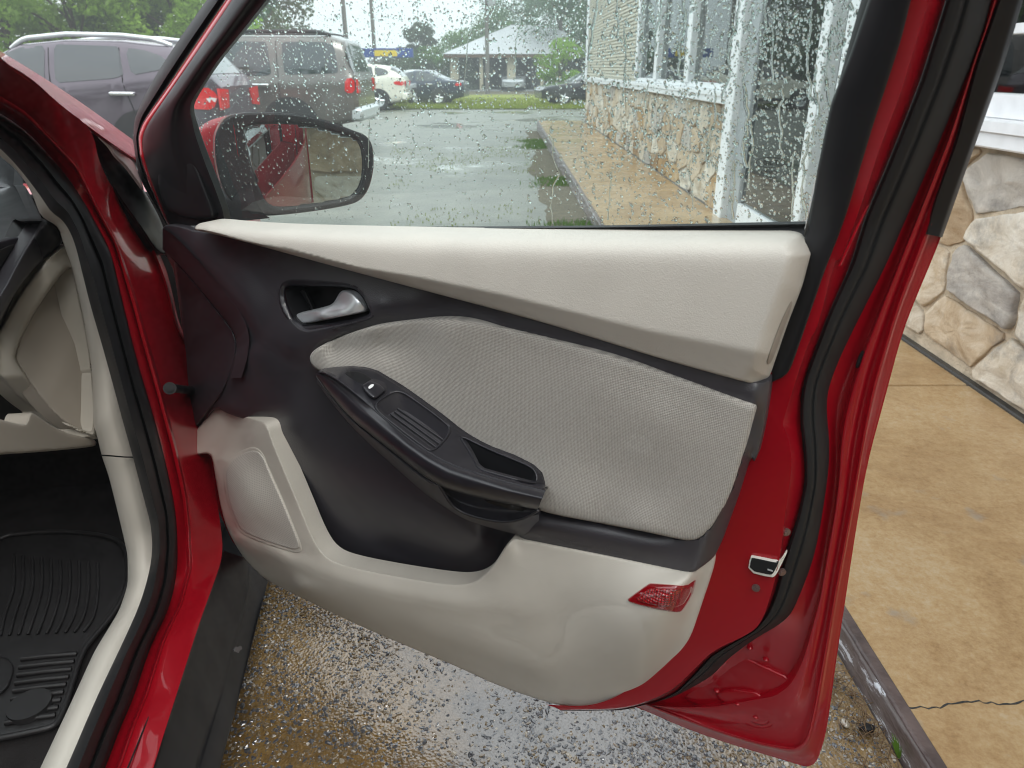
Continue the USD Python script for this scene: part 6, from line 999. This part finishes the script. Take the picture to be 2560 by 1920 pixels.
def blades(n, fn, seed, h=(.03, .08), w=.004, lean=.5):
    g = np.random.default_rng(seed); p = fn(g, n); n = len(p); a = g.uniform(0, 2 * math.pi, n); hh = g.uniform(*h, n); ln = g.uniform(0, lean, n) * hh
    s = np.stack([np.cos(a), np.sin(a), 0 * a], 1) * w; d = np.stack([-np.sin(a), np.cos(a), 0 * a], 1) * ln[:, None]; upv = np.array([0, 0, 1.0]) * hh[:, None]
    v = np.stack([p - s, p + s, p + s * .6 + d * .4 + upv * .6, p - s * .6 + d * .4 + upv * .6, p + d + upv], 1)
    f = np.array([[0, 1, 2], [0, 2, 3], [3, 2, 4]]); return trimesh.Trimesh(v.reshape(-1, 3), (f[None] + (np.arange(n) * 5)[:, None, None]).reshape(-1, 3), process=False)
def on_ground(x, y): return np.stack([x, y, ground_z(x, y) - .004], 1)
# straw litter by the kerb
g = np.random.default_rng(8); c0 = at(C('B7', (400, 1490)), .012, 'z')[0]; segs = []
for k in range(230):
    q = c0 + np.array([g.normal(-.01, .032), g.normal(.02, .085), 0]); 
    if q[0] > .725: continue
    a = g.normal(1.2, .9); L = g.uniform(.008, .045); e = np.array([math.cos(a), math.sin(a), g.normal(0, .15)]) * L; q[2] = .006 + g.uniform(0, .014)
    segs.append(tube([q - e / 2, q + np.array([0, 0, .001]), q + e / 2], g.uniform(.0005, .0013), 4))
tag(obj('straw_litter', segs, 'straw', None, True), 'dry brown straw and pine needles caught against the kerb', 'litter', kind='stuff')
hp = at(C('B7', (388, 1512)), .012, 'z')[0]
chip = trimesh.creation.icosphere(2, 1.0); chip.vertices = chip.vertices * [.016, .010, .007] * (1 + .2 * (meshkit.noise(chip.vertices * 2.2, 3) - .5))[:, None] + hp
tag(obj('black_chip', chip, 'black_plastic', None, 40), 'small black plastic scrap lying in the straw by the kerb', 'scrap')
for (x, y), r_ in zip(C('B7', (310, 1495), (330, 1545), (430, 1460), (292, 1210), (376, 1350)), (.0075, .005, .005, .006, .005)):
    o = at([[x, y]], .008, 'z')[0]; s = trimesh.creation.icosphere(2, 1.0); s.vertices = s.vertices * [r_, r_ * 1.4, r_ * .7] * (1 + .35 * (meshkit.noise(s.vertices * 1.7, int(x)) - .5))[:, None] + o
    lab = {310: 'white stone chip at the left of the straw by the kerb', 330: 'small pale stone chip below the straw heap', 430: 'pale stone chip on the right of the straw, against the kerb', 292: 'white stone chip beside the upper end of the bare kerb', 376: 'pale stone chip above the straw by the kerb'}[int(round((x - 1900) / .6875))]
    tag(obj('stone_chip', s, 'pebbles_pale', None, 40), lab, 'stone')
wd = thing('weed', 'single small green weed growing against the kerb foot', 'weed')
base = at(C('B7', (546, 1625)), .012, 'z')[0]; base[0] = min(base[0], .730)
for k, (a, L) in enumerate(((2.0, .04), (1.2, .03), (2.8, .034), (.4, .02), (2.4, .026), (1.6, .036))):
    d = np.array([math.cos(a) * .35, math.sin(a) * .5, .8]); d /= np.linalg.norm(d); s = np.cross(d, [0, 1, .3]); s /= np.linalg.norm(s); P = [base + d * L * t + np.array([0, .01, 0]) * t * t for t in np.linspace(0, 1, 6)]
    ww = np.array([.0008, .0018, .0022, .002, .0013, .0002]); v = np.stack([np.array(P) - s * ww[:, None], np.array(P) + s * ww[:, None]], 1); obj('leaf', trimesh.Trimesh(v.reshape(-1, 3), grid_faces(6, 2), process=False), 'leaf_green', wd, True)
# weeds along the kerb seen through the door glass, grass verge at the far side of the lot
ys_ = np.linspace(4.2, 17.5, 90); xl_ = .70 - .12 - .42 * meshkit.fbm(np.c_[ys_ * .8, 0 * ys_, 0 * ys_], 4, 12) ** 1.2 * (1.2 - ys_ / 22)
dv = np.stack([np.c_[xl_ + (.738 - xl_) * f_, ys_, ground_z(0, ys_) + h_] for f_, h_ in ((0, -.004), (.15, .003), (.6, .008), (1, .010))], 1)
tag(obj('dirt_strip', trimesh.Trimesh(dv.reshape(-1, 3), grid_faces(90, 4), process=False), 'soil', None, True), 'strip of brown dirt washed up along the sidewalk edge', 'dirt', kind='stuff')
def fn_kerb(g, n): y = g.uniform(5.5, 15, n); x = .73 - np.abs(g.normal(0, .22, n)) * (.4 + 1.0 * meshkit.noise(np.c_[y * 1.4, 0 * y, 0 * y], 2)); keep = meshkit.noise(np.c_[y * .9, 0 * y + 5, 0 * y], 4) > .36; return on_ground(x[keep], y[keep])
tag(obj('kerb_weeds', blades(9000, fn_kerb, 3, (.015, .06), .006), 'leaf_green', None), 'low green weeds growing along the sidewalk edge', 'weeds', kind='stuff')
def fn_lot(g, n):
    x, y = g.uniform(-4, .5, n), g.uniform(5.5, 16, n); keep = meshkit.fbm(np.c_[x * 1.2, y * .9, 0 * y], 3, 9) > .60; return on_ground(x[keep], y[keep])
tag(obj('lot_weeds', blades(6000, fn_lot, 4, (.01, .03), .006), 'grass_yellow', None), 'thin grass sprouting through the asphalt in patches', 'grass', kind='stuff')
verge = tag(obj('verge', sheet(-40, 30, 29.5, 47, 60, 16, .02, False, .05, 2), 'verge_ground', None, True), 'strip of mown grass across the far side of the lot', 'verge', kind='structure')
def fn_verge(g, n): return on_ground(g.uniform(-14, 12, n), 29.3 + 11 * g.random(n) ** 1.6) + [0, 0, .03]
tag(obj('verge_grass', blades(26000, fn_verge, 5, (.05, .16), .012), 'grass_yellow', None), 'yellow green grass blades on the verge behind the lot', 'grass', kind='stuff')
